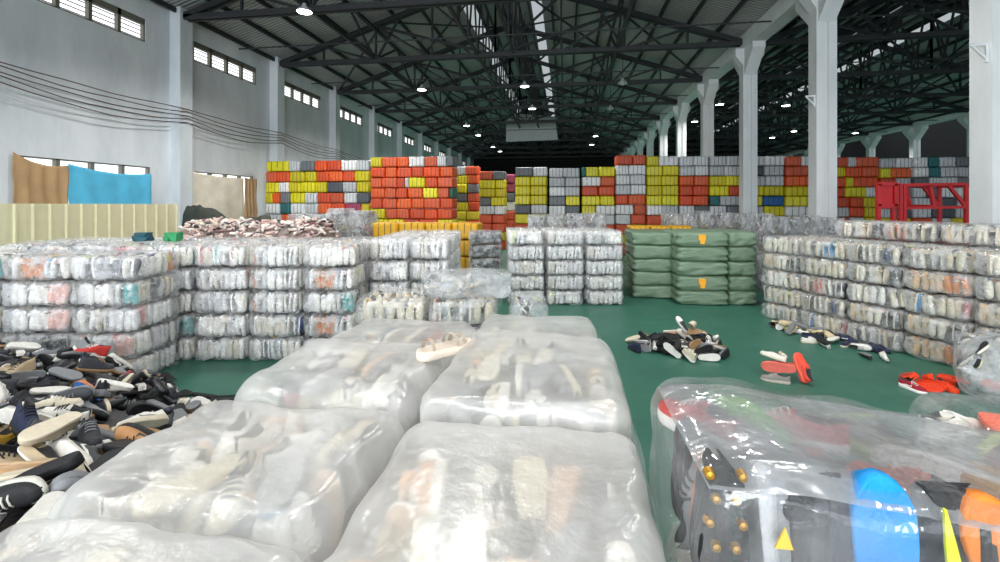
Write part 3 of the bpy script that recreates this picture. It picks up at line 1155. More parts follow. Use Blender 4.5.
shoe_type('sneaker', 'low sneaker', .10, .12, .27, .33, .33, .20, .47, True, False)
shoe_type('runner', 'running shoe', .12, .16, .30, .37, .36, .21, .46, True, True)
shoe_type('hightop', 'high-top shoe', .10, .11, .46, .50, .45, .21, .42, True, False)
shoe_type('loafer', 'slip-on shoe', .06, .10, .23, .29, .27, .17, .52, False, False, True)
shoe_type('flat', 'flat pump', .04, .05, .17, .24, .17, .13, .66, False, False, True)
sb = mesh_of('sandal_sole', sole_bm(SL, .10, .13, 1.06), M['sole'])
SHOES['sandal'] = ('strappy sandal', [('sole', sb), ('strap', mesh_of('sandal_strap', band_bm(SL, .66, .74, .1, .17), M['leather'])), ('strap', mesh_of('sandal_strap', band_bm(SL, .54, .6, .1, .2), M['leather'])),
                              ('strap', mesh_of('sandal_strap', band_bm(SL, .14, .2, .12, .19), M['leather']))])
SHOES['slide'] = ('slide sandal', [('sole', mesh_of('slide_sole', sole_bm(SL, .09, .11, 1.08), M['sole'])), ('strap', mesh_of('slide_strap', band_bm(SL, .52, .76, .09, .2, 1.04), M['leather']))])
KEYS = list(SHOES)

# ------------------------------------------------------------------ more low stock in the middle distance
bale_variants('grey', 5, ['#8d9096', '#6e7278', '#b9bbc0', '#c9c9cb', '#55585e', '#2c2e33', '#dcdcdc', '#3a3d42'], .1, M['film_wall'], .1)
bale_variants('black', 3, ['#2c2e33', '#1d1f22', '#55585e', '#3a3d42', '#26282c', '#6e7278', '#45484d', '#222428'], .03, M['film_wall'], .5)  # dark bags, their black also standing in for shadow between the stacks
a = ray(467, 320, 12.3); b = ray(503, 320, 12.3)
bale_wall('black', (a.x, a.y), (b.x, b.y), 1, 5, .36, 'dark stack beside the white block', 'dark bales', wid=1.0)
a = ray(352, 330, 6.35); b = ray(500, 330, 6.35)
bale_wall('mixed', (a.x, a.y), (b.x, b.y), 1, 3, .4, 'short block behind the front bales', 'bales of the short block', wid=1.0)


def soft_thing(name, label, cat, film, lo, hi, loc, rz, seed, n=16, amp=.09, fs=2.2, group=None, part='sack_cover', tilt=(0, 0), r=.15, fill=None):
    t = tag(empty(name, loc, rz), label, cat, group)
    t.rotation_euler = (tilt[0], tilt[1], rz)
    bm = bmesh.new()
    lumpy_box(bm, lo, hi, n, r, amp, fs, seed, .02, clamp=True, fine=.03)
    build(part, bm, film, t, True)
    if fill:
        rng = random.Random(seed)
        bm = bmesh.new()
        col = bm.loops.layers.float_color.new('Col')
        for i in range(fill[0]):
            p = [rng.uniform(a_ + .13, b_ - .13) if b_ - a_ > .28 else (a_ + b_) / 2 for a_, b_ in zip(lo, hi)]
            # push it out to one of the visible faces
            k = rng.choice((0, 1, 1, 2, 2))
            p[k] = (lo[k] + .1) if (k == 1 or (k == 0 and rng.random() < .5)) else hi[k] - .13
            shoe_blob(bm, col, .26, lin(rng.choice(fill[1])), lin(rng.choice(PAL_CREAM[:7])), Matrix.Translation(p) @ Euler((rng.uniform(-1, 1), rng.uniform(-1, 1), rng.uniform(-PI, PI))).to_matrix().to_4x4())
        tag(build('packed_shoes', bm, SHOE_VC, t), kind='stuff')
    return t


M['film_grey'] = film_mat('crumpled_clear_film', .34, .25, (.75, .78, .81), .18, 5, 1.0, 4, .05)
p = ray(492, 300, 6.5)
soft_thing('crumpled_sack', 'crumpled half-empty grey plastic sack lying on the short block', 'sack', M['film_grey'], (-.75, -.35, 0), (.5, .4, .33), (p.x - .25, p.y + .15, 1.205), .1, 71, 24, .12, 2.5, fill=(10, ['#8d9096', '#c9c9cb', '#55585e']))
p = ray(524, 325, 6.2)
soft_thing('upright_sack', 'tall crumpled clear sack of dark and white shoes at the block end', 'sack', M['film_grey'], (-.24, -.3, 0), (.25, .3, 1.25), (p.x + .02, p.y + .25, 0), .2, 72, 18, .08, 3, fill=(14, ['#2c2e33', '#f2f1ec', '#55585e', '#c9d24a']))
p = ray(1016, 388, 6.05)
soft_thing('shoe_sack', 'big slack clear sack of black and grey shoes against the slanting wall', 'sack', M['film_grey'], (-.62, -.45, 0), (.6, .4, .82), (p.x - .12, p.y - .25, 0), -.5, 73, 22, .1, 2.2, fill=(26, ['#2c2e33', '#1d1f22', '#55585e', '#8d9096', '#c9c9cb']), r=.3)

# yellow bales just over the low walls
def yellow_row(px0, px1, Y, top, n, where):
    (xa, z), (xb, _) = on_y(px0, Y), on_y(px1, Y)
    w = (xb - xa) / n
    for i in range(n):
        for k in range(4):
            t = tag(empty('woven_bale', (xa + w * (i + .5), Y, k * top / 4), rb.uniform(-.04, .04)), 'large golden yellow bale, %s layer up, %s from left, %s' % (ORD[k], ORD[i], where), 'bale', 'golden yellow bales')
            t.scale = (w * .97, .9, top / 4 * .985)
            link('woven_bag', rb.choice(bags), t, color=lin('#d9a41f'))
            link('strap', strap_me, t)


yellow_row(378, 481, 13.6, 1.98, 4, 'behind the white block')
yellow_row(628, 690, 15.7, 1.84, 3, 'behind the green sacks')


# heaps of slack grey sacks behind the low walls
SLACK = []
for i in range(4):
    bm = bmesh.new()
    lumpy_box(bm, (-.5, -.5, 0), (.5, .5, .5), 18, .2, .13, 2.4, 90 + i, 0, nz=10, fine=.05)
    wr = mesh_of('sack_cover', bm, M['film_grey'], True)
    rng = random.Random(i)
    bm = bmesh.new()
    col = bm.loops.layers.float_color.new('Col')
    for q in range(40):
        x, y, z = rng.uniform(-.36, .36), rng.uniform(-.36, .3), rng.uniform(.1, .34)
        if rng.random() < .5: y = -.36
        else: z = .36
        shoe_blob(bm, col, .24, lin(rng.choice(['#8d9096', '#6e7278', '#b9bbc0', '#c9c9cb', '#55585e', '#2c2e33', '#dcdcdc', '#8a7a70'])), lin(rng.choice(['#c9c9cb', '#dcdcdc', '#55585e'])), Matrix.Translation((x, y, z)) @ Euler((rng.uniform(-1, 1), rng.uniform(-1, 1), rng.uniform(-PI, PI))).to_matrix().to_4x4())
    SLACK.append((wr, mesh_of('packed_shoes', bm, SHOE_VC)))


def sack_heap(px0, px1, Y, top, n, seed, where, rows=1):
    rng = random.Random(seed)
    (xa, z), (xb, _) = on_y(px0, Y), on_y(px1, Y)
    w = (xb - xa) / n
    nl = 4
    for i in range(n):
        for k in range(nl):
            h = (top - .04) / nl * (1 if k < nl - 1 else rng.uniform(.85, 1.25))
            t = tag(empty('slack_sack', (xa + w * (i + .5), Y + rng.uniform(-.1, .1), k * (top - .04) / nl), rng.choice((0, PI)) + rng.uniform(-.05, .05)),
                    'slack grey film sack, %s layer up, %s from left, %s' % (ORD[k], ORD[i], where), 'sack', 'slack grey sacks')
            t.scale = (w * .985, 1.0, h * 2)
            wr, sh = SLACK[(i * 3 + k + seed) % 4]
            tag(link('packed_shoes', sh, t), kind='stuff')
            link('sack_cover', wr, t)


sack_heap(292, 372, 15.6, 2.3, 4, 1, 'behind the white wall')
sack_heap(528, 606, 15.6, 2.25, 4, 2, 'behind the white stack')
sack_heap(664, 745, 16.6, 2.3, 5, 3, 'behind the green sacks')
sack_heap(752, 836, 14.6, 2.22, 5, 4, 'before the nearer column')

# mound of loose shoes behind the wall of bales, with single shoes showing on its crest
rng = random.Random(77)
MX0, MX1, MY = on_y(180, 12.6)[0], on_y(352, 12.6)[0], 12.6


def crest(x, y):
    u = (x - MX0) / (MX1 - MX0)
    e = max(0, min(1, u / .12)) * max(0, min(1, (1 - u) / .15))
    e = e * e * (3 - 2 * e)
    return max(0, (2.02 + .12 * noise.noise((x * 1.3, 3, 0)) + .1 * noise.noise((x * 3, 8, 0))) * e * (1 - ((y - MY) / 1.9) ** 2))


bm = bmesh.new()
col = bm.loops.layers.float_color.new('Col')
nx, ny = 44, 18
V = [[bm.verts.new((MX0 + (MX1 - MX0) * i / nx, MY - 1.9 + 3.8 * j / ny, 0)) for j in range(ny + 1)] for i in range(nx + 1)]
for r in V:
    for v in r: v.co.z = max(0, crest(v.co.x, v.co.y) - .08)
for i in range(nx):
    for j in range(ny):
        f = bm.faces.new((V[i][j], V[i + 1][j], V[i + 1][j + 1], V[i][j + 1]))
        for l in f.loops: l[col] = (*lin('#8d7f79'), 1)
HEAPCOL = ['#f2e6df', '#e6c9c0', '#cfaea8', '#f6f2ec', '#94807a', '#6a6364', '#3c3e43', '#e6dccb', '#7a5a5e', '#cdbab0']
for i in range(620):
    x, y = rng.uniform(MX0 + .2, MX1 - .2), MY + rng.uniform(-1.4, .5)
    c = crest(x, y)
    if c < .3: continue
    shoe_blob(bm, col, .27, lin(rng.choice(HEAPCOL)), lin(rng.choice(HEAPCOL[:4])), Matrix.Translation((x, y, c - .03)) @ Euler((rng.uniform(-.8, .8), rng.uniform(-1.5, 1.5), rng.uniform(-PI, PI))).to_matrix().to_4x4())
tag(build('shoe_mound', bm, SHOE_VC), 'long mound of mixed pale and pinkish shoes behind the white bale wall', 'shoes', kind='stuff')
small = []
for cn, cu in (('white', '#f0ece6'), ('pale pink', '#e0b8ae'), ('black', '#2c2e33'), ('beige', '#d8cdb8'), ('dark red', '#8a4a50'), ('rose', '#c29a9a')):
    b_ = bmesh.new()
    c_ = b_.loops.layers.float_color.new('Col')
    shoe_blob(b_, c_, .29, lin(cu), lin('#efeae0'), Matrix.Identity(4))
    small.append((cn, mesh_of('small_shoe', b_, SHOE_VC)))
cnt = {}
for i in range(40):
    x = MX0 + .75 + (MX1 - MX0 - 1.7) * i / 39
    cn, me = small[(i * 7 + i // 5) % len(small)]
    y = MY - .25 + rng.uniform(-.3, .2)
    cnt[cn] = cnt.get(cn, 0) + 1
    o = link('shoe', me, loc=(x, y, crest(x, y) - .0), rot=(rng.uniform(-.5, .5), rng.uniform(-.9, .9), rng.uniform(-PI, PI)))
    tag(o, '%s shoe, %s of its colour from left, on the far mound crest' % (cn, ORD[cnt[cn] - 1]), 'shoe', 'shoes on the far mound')

# dark tarpaulin heap by the end of the fence
M['tarp'] = mat('dark_tarpaulin', '#3c4038', .75, var=.3, scale=3, bump=.5, bscale=6)
(xa, z), (xb, _) = on_y(176, 14.9), on_y(268, 14.9)
bm = bmesh.new()
nx, ny = 40, 16
V = []
for i in range(nx + 1):
    u = i / nx
    V.append([])
    for j in range(ny + 1):
        v = j / ny
        hgt = (2.42 - .5 * sm(.2, .55, u) * (1 - .4 * sm(.6, .9, u))) * sm(0, .06, u) * (1 - sm(.93, 1, u)) * sm(0, .3, v) * (1 - .9 * sm(.7, 1, v))
        q = Vector((xa + (xb - xa) * u, 14.75 + 1.0 * v, 0))
        V[-1].append(bm.verts.new((q.x, q.y, max(0.01, hgt * (1 + .06 * noise.noise(q * 2.5)) + .05 * noise.noise(q * 6)))))
for i in range(nx):
    for j in range(ny): bm.faces.new((V[i][j], V[i + 1][j], V[i + 1][j + 1], V[i][j + 1]))
tag(build('tarpaulin', bm, M['tarp'], smooth=True), 'dark olive tarpaulin heaped over stock below the cream cloth', 'tarpaulin')
for px, py, c, lab in ((172, 232, '#2f8f5a', 'small green cloth bundle on the white bale wall by the fence end'), (143, 236, '#1f4f5c', 'small dark teal cloth bundle on the white bale wall')):
    p = ray(px, py, 8.0)
    soft_thing('cloth_bundle', lab, 'bundle', mat('bundle_' + str(px), c, .7, var=.2), (-.13, -.1, 0), (.13, .1, .15), (p.x, p.y, 1.872), .2, px, 12, .07, 7, part='cloth', r=.08)
# coral shoe lying on the rear row of the slanting wall, and folded clear film on it
# ------------------------------------------------------------------ red steel frame beside the orange stack
Y = 14.2
R_ = lambda px, py: Vector((on_y(px, Y)[0], Y, CAM_H + (HOR - py) / FPX * on_y(px, Y)[1]))
c0 = R_(905, 205); c0.z = 0
t = tag(empty('steel_frame', c0), 'red painted steel frame machine standing before the orange stack', 'machine')
L_ = lambda px, py, dy=0: R_(px, py) - c0 + Vector((0, dy, 0))
bm = bmesh.new()
a, b = L_(877, 206), L_(894, 184)
add_box(bm, (a.x, -.06, a.z), (b.x, .0, b.z)); build('panel', bm, M['red'], t)
bm = bmesh.new()
for p, q in ((L_(877, 206), L_(877, 184)), (L_(894, 206), L_(894, 184)), (L_(876, 184), L_(895, 184)), (L_(876, 206), L_(895, 206))): add_bar(bm, p + Vector((0, -.06, 0)), q + Vector((0, -.06, 0)), .1)
build('panel_rim', bm, M['red'], t)
for px in (878, 893, 900, 904):
    bm = bmesh.new(); p = L_(px, 184); q = p.copy(); q.z = 0
    add_bar(bm, p, q, .08, .12); build('post', bm, M['red'], t)
for dy in (0, .9):
    for pxa, pya, pxb, pyb in ((898, 185, 966, 184), (898, 208, 966, 207), (948, 185, 966, 207), (930, 185, 934, 207)):
        bm = bmesh.new(); add_bar(bm, L_(pxa, pya, dy), L_(pxb, pyb, dy), .075); build('rail', bm, M['red'], t)
    bm = bmesh.new(); p = L_(966, 184, dy); q = p.copy(); q.z = 0; add_bar(bm, p, q, .08); build('post', bm, M['red'], t)
    if dy:
        bm = bmesh.new(); p = L_(900, 184, dy); q = p.copy(); q.z = 0; add_bar(bm, p, q, .08); build('post', bm, M['red'], t)
bm = bmesh.new(); add_bar(bm, L_(932, 206), L_(932, 206, .9), .08); add_bar(bm, L_(899, 185), L_(899, 185, .9), .1); add_bar(bm, L_(965, 185), L_(965, 185, .9), .1); build('crossbar', bm, M['red'], t)
# control points of the shoe heap's height field (x, y, h)
HP = [(-2.3, 1.7, 1.42), (-2.65, 2.35, 1.33), (-3.6, 1.5, 1.5), (-3.6, 3.0, 1.2), (-5.4, 4.3, .92), (-6.3, 5.5, .88), (-7.6, 5.6, .9), (-5.75, 5.8, .45), (-5.2, 6.1, .02), (-4.6, 5.7, .0),
      (-3.9, 5.6, 0), (-3.0, 5.0, .0), (-2.85, 2.9, .92), (-3.9, 4.4, .3), (-2.6, 3.9, .25), (-1.9, 2.1, 1.0), (-1.75, 1.4, 1.25), (-1.6, .8, 1.35), (-2.3, .9, 1.42), (-3.6, .4, 1.4), (-7.5, 3.5, 1.2), (-5.5, 2.5, 1.35), (-1.9, 3.0, .4), (-1.6, 4.0, .0), (-8.5, 4.5, 1.0), (-5.0, 1.0, 1.4)]


def heap_h(x, y):
    s = w = 0.0
    for a, b, h in HP:
        d = 1.0 / (((x - a) ** 2 + (y - b) ** 2) ** 1.5 + .02)
        s += d * h
        w += d
    return s / w
LOOSE = [
    ('heap', 0, -1.89, 1.422, 1.08, -0.1, -0.12, -2.26),
    ('heap', 1, -2.045, 1.767, 1.139, 2.41, -0.7, 0.62),
    ('heap', 0, -2.739, 1.952, 1.155, 1.87, -1.44, 0.45),
    ('heap', 1, -2.337, 2.025, 1.183, 3.13, -0.02, 0.38),
    ('heap', 3, -1.899, 2.131, 0.908, -1.02, 1.96, 1.69),
    ('heap', 0, -3.222, 2.16, 1.099, 1.76, 1.09, -1.59),
    ('heap', 0, -2.971, 2.023, 1.086, -0.12, -0.1, -0.72),
    ('heap', 4, -2.808, 2.103, 1.13, 0.23, 0.39, 1.34),
    ('heap', 1, -2.632, 2.105, 1.144, -0.77, 1.74, 0.45),
    ('heap', 3, -2.113, 2.463, 0.902, 2.17, -0.43, 0.7),
    ('heap', 1, -2.905, 2.277, 1.056, 0.24, -0.0, -2.12),
    ('heap', 2, -2.773, 2.333, 1.067, 0.25, -0.13, -2.19),
    ('heap', 3, -2.222, 2.371, 0.906, 0.35, -0.59, -3.13),
    ('heap', 2, -1.988, 2.255, 0.907, -1.42, -1.26, 1.34),
    ('heap', 3, -3.499, 2.474, 0.966, -0.13, 0.17, 0.21),
    ('heap', 2, -3.229, 2.46, 0.96, -0.55, 0.0, -0.3),
    ('heap', 0, -2.983, 2.631, 0.992, 0.91, 2.47, -0.35),
    ('heap', 3, -2.77, 2.707, 1.0, 0.09, -2.26, 1.34),
    ('heap', 3, -2.217, 2.853, 0.617, 0.02, -2.98, 0.84),
    ('heap', 3, -1.809, 3.019, 0.262, -0.13, -0.09, -0.64),
    ('heap', 1, -3.865, 2.712, 1.062, 0.26, -2.5, 0.43),
    ('heap', 0, -3.598, 2.614, 1.051, -1.67, -1.16, 0.58),
    ('heap', 3, -3.386, 2.609, 0.934, -0.06, 0.23, 0.09),
    ('heap', 1, -3.168, 2.746, 0.966, 0.14, -2.8, 0.82),
    ('heap', 1, -2.799, 2.745, 0.849, -0.4, -0.95, -0.94),
    ('heap', 0, -1.899, 3.721, 0.072, -0.2, -1.92, -2.13),
    ('heap', 0, -2.091, 3.03, 0.38, -1.83, 2.17, 0.62),
    ('heap', 1, -4.381, 2.98, 0.866, -0.16, -0.31, -0.67),
    ('heap', 0, -4.032, 2.87, 1.0, -0.91, -1.92, -0.88),
    ('heap', 1, -3.725, 2.894, 0.975, 0.05, -0.02, -0.98),
    ('heap', 1, -3.524, 2.806, 0.965, 0.23, -0.14, 1.76),
    ('heap', 1, -2.984, 2.901, 0.912, 0.41, 1.08, -3.13),
    ('heap', 3, -2.963, 2.861, 0.831, -0.05, -0.71, 2.54),
    ('heap', 5, -2.788, 2.931, 0.742, 0.2, 0.1, 2.55),
    ('heap', 0, -2.384, 3.011, 0.565, 0.82, 0.25, 1.82),
    ('heap', 0, -4.543, 3.024, 0.847, -0.32, -0.04, -0.32),
    ('heap', 4, -4.072, 3.235, 0.925, -0.07, 2.64, -1.33),
    ('heap', 0, -3.801, 3.091, 1.022, 1.64, 1.41, 0.32),
    ('heap', 1, -3.187, 3.144, 0.89, 1.04, 0.93, -2.25),
    ('heap', 0, -3.131, 2.961, 0.842, 0.21, 0.45, -3.14),
    ('heap', 1, -3.088, 2.976, 0.842, 0.09, 2.02, -0.02),
    ('heap', 0, -2.824, 3.056, 0.752, -0.14, -0.63, -0.56),
    ('heap', 4, -2.413, 3.603, 0.271, 2.82, -0.6, -0.78),
    ('heap', 3, -1.659, 3.74, 0.07, -3.02, 1.14, 0.44),
    ('heap', 1, -4.877, 3.31, 0.888, -2.63, -0.7, 0.74),
    ('heap', 0, -4.631, 3.361, 0.826, 0.15, 2.08, -2.23),
    ('heap', 0, -4.245, 3.811, 0.506, 2.52, -1.2, -0.41),
    ('heap', 4, -4.125, 3.524, 0.722, 0.78, 2.7, -0.21),
    ('heap', 1, -3.928, 3.641, 0.64, 0.85, -0.47, 1.85),
    ('heap', 1, -3.766, 3.269, 0.92, -0.4, 0.17, 0.73),
    ('heap', 0, -3.628, 3.8, 0.555, 1.31, 1.22, -1.04),
    ('heap', 3, -2.84, 3.599, 0.392, 0.73, -1.32, 0.75),
    ('heap', 5, -2.651, 3.678, 0.327, 1.37, 1.19, -0.85),
    ('heap', 4, -2.649, 3.62, 0.277, 2.84, -0.52, -1.17),
    ('heap', 2, -5.219, 3.491, 0.762, 0.38, 0.18, 2.6),
    ('heap', 1, -5.02, 3.502, 0.718, -0.35, -0.21, -1.04),
    ('heap', 1, -4.828, 3.452, 0.701, 0.33, 0.32, 2.0),
    ('heap', 1, -4.306, 4.024, 0.49, 0.21, 2.34, 0.15),
    ('heap', 1, -4.594, 3.536, 0.683, 1.06, -1.03, 1.18),
    ('heap', 1, -4.166, 3.58, 0.676, 2.11, 0.6, -1.33),
    ('heap', 0, -3.958, 3.715, 0.561, 1.78, 0.57, -1.3),
    ('heap', 4, -3.532, 3.793, 0.57, 3.09, 0.03, 0.81),
    ('heap', 0, -3.018, 3.73, 0.416, -0.63, -1.98, 2.09),
    ('heap', 1, -3.028, 3.891, 0.367, -3.11, -0.02, -0.35),
    ('heap', 3, -2.586, 3.712, 0.212, 2.98, 0.43, -1.18),
    ('heap', 6, -5.332, 3.708, 0.711, 0.02, -0.23, -2.47),
    ('heap', 3, -4.921, 3.815, 0.712, 0.32, -2.83, -0.45),
    ('heap', 3, -4.761, 3.789, 0.663, 3.13, 0.5, 0.19),
    ('heap', 3, -4.579, 3.661, 0.623, 2.0, 0.97, -1.64),
    ('heap', 0, -4.085, 3.924, 0.343, 0.06, -1.01, 1.35),
    ('heap', 1, -3.929, 4.315, 0.236, -2.85, -0.04, 0.2),
    ('heap', 1, -3.746, 3.952, 0.406, 1.67, 1.88, 0.81),
    ('heap', 2, -3.485, 3.819, 0.447, -2.37, -1.63, 0.68),
    ('heap', 1, -3.375, 4.013, 0.406, -0.07, -2.1, 1.23),
    ('heap', 3, -3.112, 4.001, 0.275, 2.54, -0.77, -0.05),
    ('heap', 1, -2.749, 3.843, 0.161, -0.54, 1.22, -2.0),
    ('heap', 0, -5.936, 3.968, 0.697, 0.01, -0.04, -1.56),
    ('heap', 0, -5.709, 3.822, 0.763, -0.02, -0.99, 2.09),
    ('heap', 3, -5.5, 3.744, 0.825, -0.27, 2.2, -1.64),
    ('heap', 6, -5.223, 3.924, 0.689, 0.07, -0.1, 2.13),
    ('heap', 0, -5.061, 3.868, 0.66, -0.13, 0.25, -0.45),
    ('heap', 1, -4.783, 4.07, 0.602, 1.77, -0.88, 0.01),
    ('heap', 3, -4.412, 3.879, 0.495, 2.71, 0.3, -0.36),
    ('heap', 0, -4.115, 4.07, 0.383, -2.61, 0.71, 0.94),
    ('heap', 3, -3.989, 4.025, 0.292, 3.03, -0.12, 1.04),
    ('heap', 1, -3.794, 4.022, 0.217, 0.5, -0.05, -2.86),
    ('heap', 0, -3.523, 4.078, 0.276, 1.15, -2.11, -0.96),
    ('heap', 5, -3.229, 4.068, 0.27, 1.2, 1.07, -1.61),
    ('heap', 4, -2.953, 3.84, 0.261, 0.44, -3.05, 0.25),
    ('heap', 1, -5.859, 4.093, 0.692, -0.07, 0.02, 1.39),
    ('heap', 2, -5.637, 4.028, 0.705, -0.02, 0.02, -3.14),
    ('heap', 0, -5.411, 3.924, 0.761, -0.88, 1.67, 1.83),
    ('heap', 6, -5.112, 4.083, 0.77, -2.85, -0.2, 1.65),
    ('heap', 3, -4.546, 4.128, 0.46, 0.21, 0.07, -2.32),
    ('heap', 3, -4.462, 4.087, 0.421, 2.77, 0.31, -0.5),
    ('heap', 1, -4.372, 4.075, 0.366, 2.78, -0.92, 0.38),
    ('heap', 0, -4.113, 4.142, 0.28, -0.85, -1.86, -0.33),
    ('heap', 0, -3.912, 3.982, 0.365, 0.47, -1.4, 2.59),
    ('heap', 2, -3.698, 4.136, 0.173, -0.38, -0.03, 0.17),
    ('heap', 1, -3.404, 4.154, 0.259, 1.6, -1.82, -1.17),
    ('heap', 0, -2.946, 4.308, 0.142, 1.81, -1.72, -1.13),
    ('heap', 3, -6.2, 4.37, 0.728, 3.1, 0.07, 0.8),
    ('heap', 4, -5.945, 4.337, 0.727, 3.1, 0.08, 1.2),
    ('heap', 0, -5.593, 4.605, 0.785, 2.76, -0.24, 0.0),
    ('heap', 3, -5.453, 4.297, 0.71, -0.0, 0.02, 0.54),
    ('heap', 0, -4.79, 4.48, 0.543, -0.15, -1.22, 0.69),
    ('heap', 3, -4.714, 4.266, 0.615, 0.37, 3.06, -1.07),
    ('heap', 3, -4.469, 4.216, 0.381, -1.68, 1.79, 0.99),
    ('heap', 3, -4.351, 4.34, 0.284, -0.14, -2.88, 1.09),
    ('heap', 1, -4.243, 4.321, 0.219, -0.49, 1.98, 0.34),
    ('heap', 3, -4.114, 4.414, 0.268, -0.34, 2.96, 0.69),
    ('heap', 3, -3.816, 4.369, 0.234, 2.95, 0.1, 0.18),
    ('heap', 4, -3.58, 4.367, 0.183, -3.13, 0.11, 0.73),
    ('heap', 1, -3.316, 4.307, 0.119, 0.42, 0.15, 2.52),
    ('heap', 0, -6.726, 4.472, 0.773, 0.17, -2.19, 1.25),
    ('heap', 0, -6.547, 4.48, 0.648, -0.15, 0.16, 0.11),
    ('heap', 3, -6.254, 4.559, 0.698, 0.29, -2.77, 0.8),
    ('heap', 4, -6.052, 4.515, 0.627, 0.16, -0.08, -2.19),
    ('heap', 0, -5.241, 5.156, 0.372, 2.84, 1.08, 0.63),
    ('heap', 4, -5.679, 4.536, 0.673, 0.26, 0.04, -2.65),
    ('heap', 1, -5.341, 4.536, 0.685, -0.03, -0.18, -1.67),
    ('heap', 2, -5.137, 4.401, 0.679, -0.3, 0.29, -0.56),
    ('heap', 6, -4.666, 4.42, 0.448, -0.1, 0.1, -0.34),
    ('heap', 3, -4.633, 4.548, 0.343, 0.26, -0.08, -2.84),
    ('heap', 3, -4.446, 4.513, 0.302, 2.78, -0.28, -1.42),
    ('heap', 3, -4.278, 4.805, 0.184, 2.99, 0.23, 0.41),
    ('heap', 2, -3.997, 4.662, 0.248, 0.11, 2.63, 0.31),
    ('heap', 4, -3.697, 4.597, 0.096, 0.21, -0.03, 2.53),
    ('heap', 1, -3.402, 4.467, 0.203, 2.73, 0.34, -0.52),
    ('heap', 3, -6.897, 4.658, 0.671, 0.19, 0.09, 2.0),
    ('heap', 6, -6.672, 4.726, 0.634, -0.12, 0.1, -0.3),
    ('heap', 4, -6.345, 4.658, 0.656, -0.35, 0.31, 0.62),
    ('heap', 1, -6.149, 4.665, 0.65, -0.29, 1.8, 1.06),
    ('heap', 4, -5.926, 4.859, 0.608, -0.33, 2.33, 1.56),
    ('heap', 0, -5.83, 4.759, 0.676, 0.54, -2.79, -0.85),
    ('heap', 3, -5.121, 5.143, 0.25, -0.1, -0.63, 0.87),
    ('heap', 3, -4.99, 5.128, 0.199, 0.01, -0.86, 0.86),
    ('heap', 3, -4.815, 4.921, 0.307, 1.1, -1.4, 0.06),
    ('heap', 0, -4.73, 4.939, 0.187, 0.25, 0.08, 1.19),
    ('heap', 0, -4.424, 4.888, 0.144, 0.72, 0.99, -1.82),
    ('heap', 3, -4.186, 4.595, 0.18, -0.94, -1.74, 1.83),
    ('heap', 5, -4.124, 4.728, 0.099, -0.12, 0.13, 0.55),
    ('heap', 3, -3.819, 4.737, 0.108, -0.19, 0.21, 1.43),
    ('heap', 4, -3.454, 4.737, 0.087, 3.12, 0.22, -0.08),
    ('heap', 5, -7.511, 4.967, 0.707, -0.01, -0.1, -2.17),
    ('heap', 5, -7.254, 4.852, 0.696, 0.12, -0.04, 2.71),
    ('heap', 6, -7.017, 4.842, 0.745, 2.97, 0.23, 1.24),
    ('heap', 1, -6.74, 4.911, 0.737, 0.4, -2.57, -0.47),
    ('heap', 0, -6.434, 4.871, 0.607, 0.03, -0.04, 2.16),
    ('heap', 0, -6.213, 4.961, 0.697, 0.12, 3.09, 0.62),
    ('heap', 2, -6.047, 5.011, 0.604, -0.61, -0.39, -1.49),
    ('heap', 2, -5.864, 4.948, 0.616, 0.45, 0.01, 2.58),
    ('heap', 1, -5.638, 5.182, 0.492, 0.95, 2.65, -0.42),
    ('heap', 1, -4.941, 5.114, 0.188, 0.08, -1.92, -2.32),
    ('heap', 4, -5.098, 5.365, 0.119, -0.17, -2.5, 1.21),
    ('heap', 4, -4.853, 5.307, 0.081, 0.28, -2.62, 0.13),
    ('heap', 0, -4.455, 5.219, 0.112, 0.33, 3.02, -0.98),
    ('heap', 1, -4.393, 5.029, 0.123, 0.01, 2.79, 1.27),
    ('heap', 0, -4.259, 5.234, 0.063, 2.75, -1.34, -0.44),
    ('heap', 1, -3.973, 5.042, 0.066, -0.32, -1.82, -0.96),
    ('heap', 2, -3.717, 4.906, 0.077, 1.04, -1.25, 0.79),
    ('heap', 6, -2.056, 1.785, 1.123, 0.65, 0.78, -2.65),
    ('heap', 2, -1.959, 2.695, 0.547, -0.95, -2.26, -1.28),
    ('heap', 4, -1.774, 1.707, 1.082, 0.28, 2.89, -1.47),
    ('heap', 3, -2.052, 2.923, 0.435, 0.84, 2.78, -1.0),
    ('heap', 5, -1.626, 1.518, 1.216, 3.12, 0.55, 0.69),
    ('heap', 5, -1.802, 2.836, 0.41, 0.8, 2.75, 0.17),
    ('heap', 1, -2.282, 2.411, 1.053, 2.76, -1.4, -0.43),
    ('heap', 0, -2.445, 2.263, 1.16, 0.11, -2.99, 1.26),
    ('heap', 2, -3.443, 2.496, 1.05, 0.01, -0.23, -1.99),
    ('heap', 4, -1.801, 1.663, 1.171, 0.48, 3.0, -1.01),
    ('heap', 1, -1.691, 2.803, 0.418, 0.92, -0.92, 1.65),
    ('heap', 1, -1.823, 1.302, 1.204, 0.45, 0.03, 2.53),
    ('heap', 5, -1.474, 1.798, 1.036, 0.69, -2.08, -0.58),
    ('heap', 1, -1.613, 1.614, 1.173, -2.66, -0.2, -0.4),
    ('heap', 0, -1.533, 2.09, 0.853, -0.29, 0.08, 0.29),
    ('heap', 5, -1.907, 2.294, 0.976, 0.55, -2.73, -0.38),
    ('heap', 1, -2.417, 1.815, 1.271, -2.76, 0.14, -1.19),
    ('heap', 1, -1.769, 2.123, 0.917, -1.0, 2.06, 1.29),
    ('heap', 0, -1.71, 1.824, 1.04, -2.06, 0.85, -1.14),
    ('heap', 3, -2.114, 1.59, 1.237, -3.09, 0.22, 0.59),
    ('heap', 0, -2.409, 1.73, 1.235, 2.24, 1.32, 0.69),
    ('heap', 0, -1.933, 1.329, 1.202, -0.06, -3.08, 0.97),
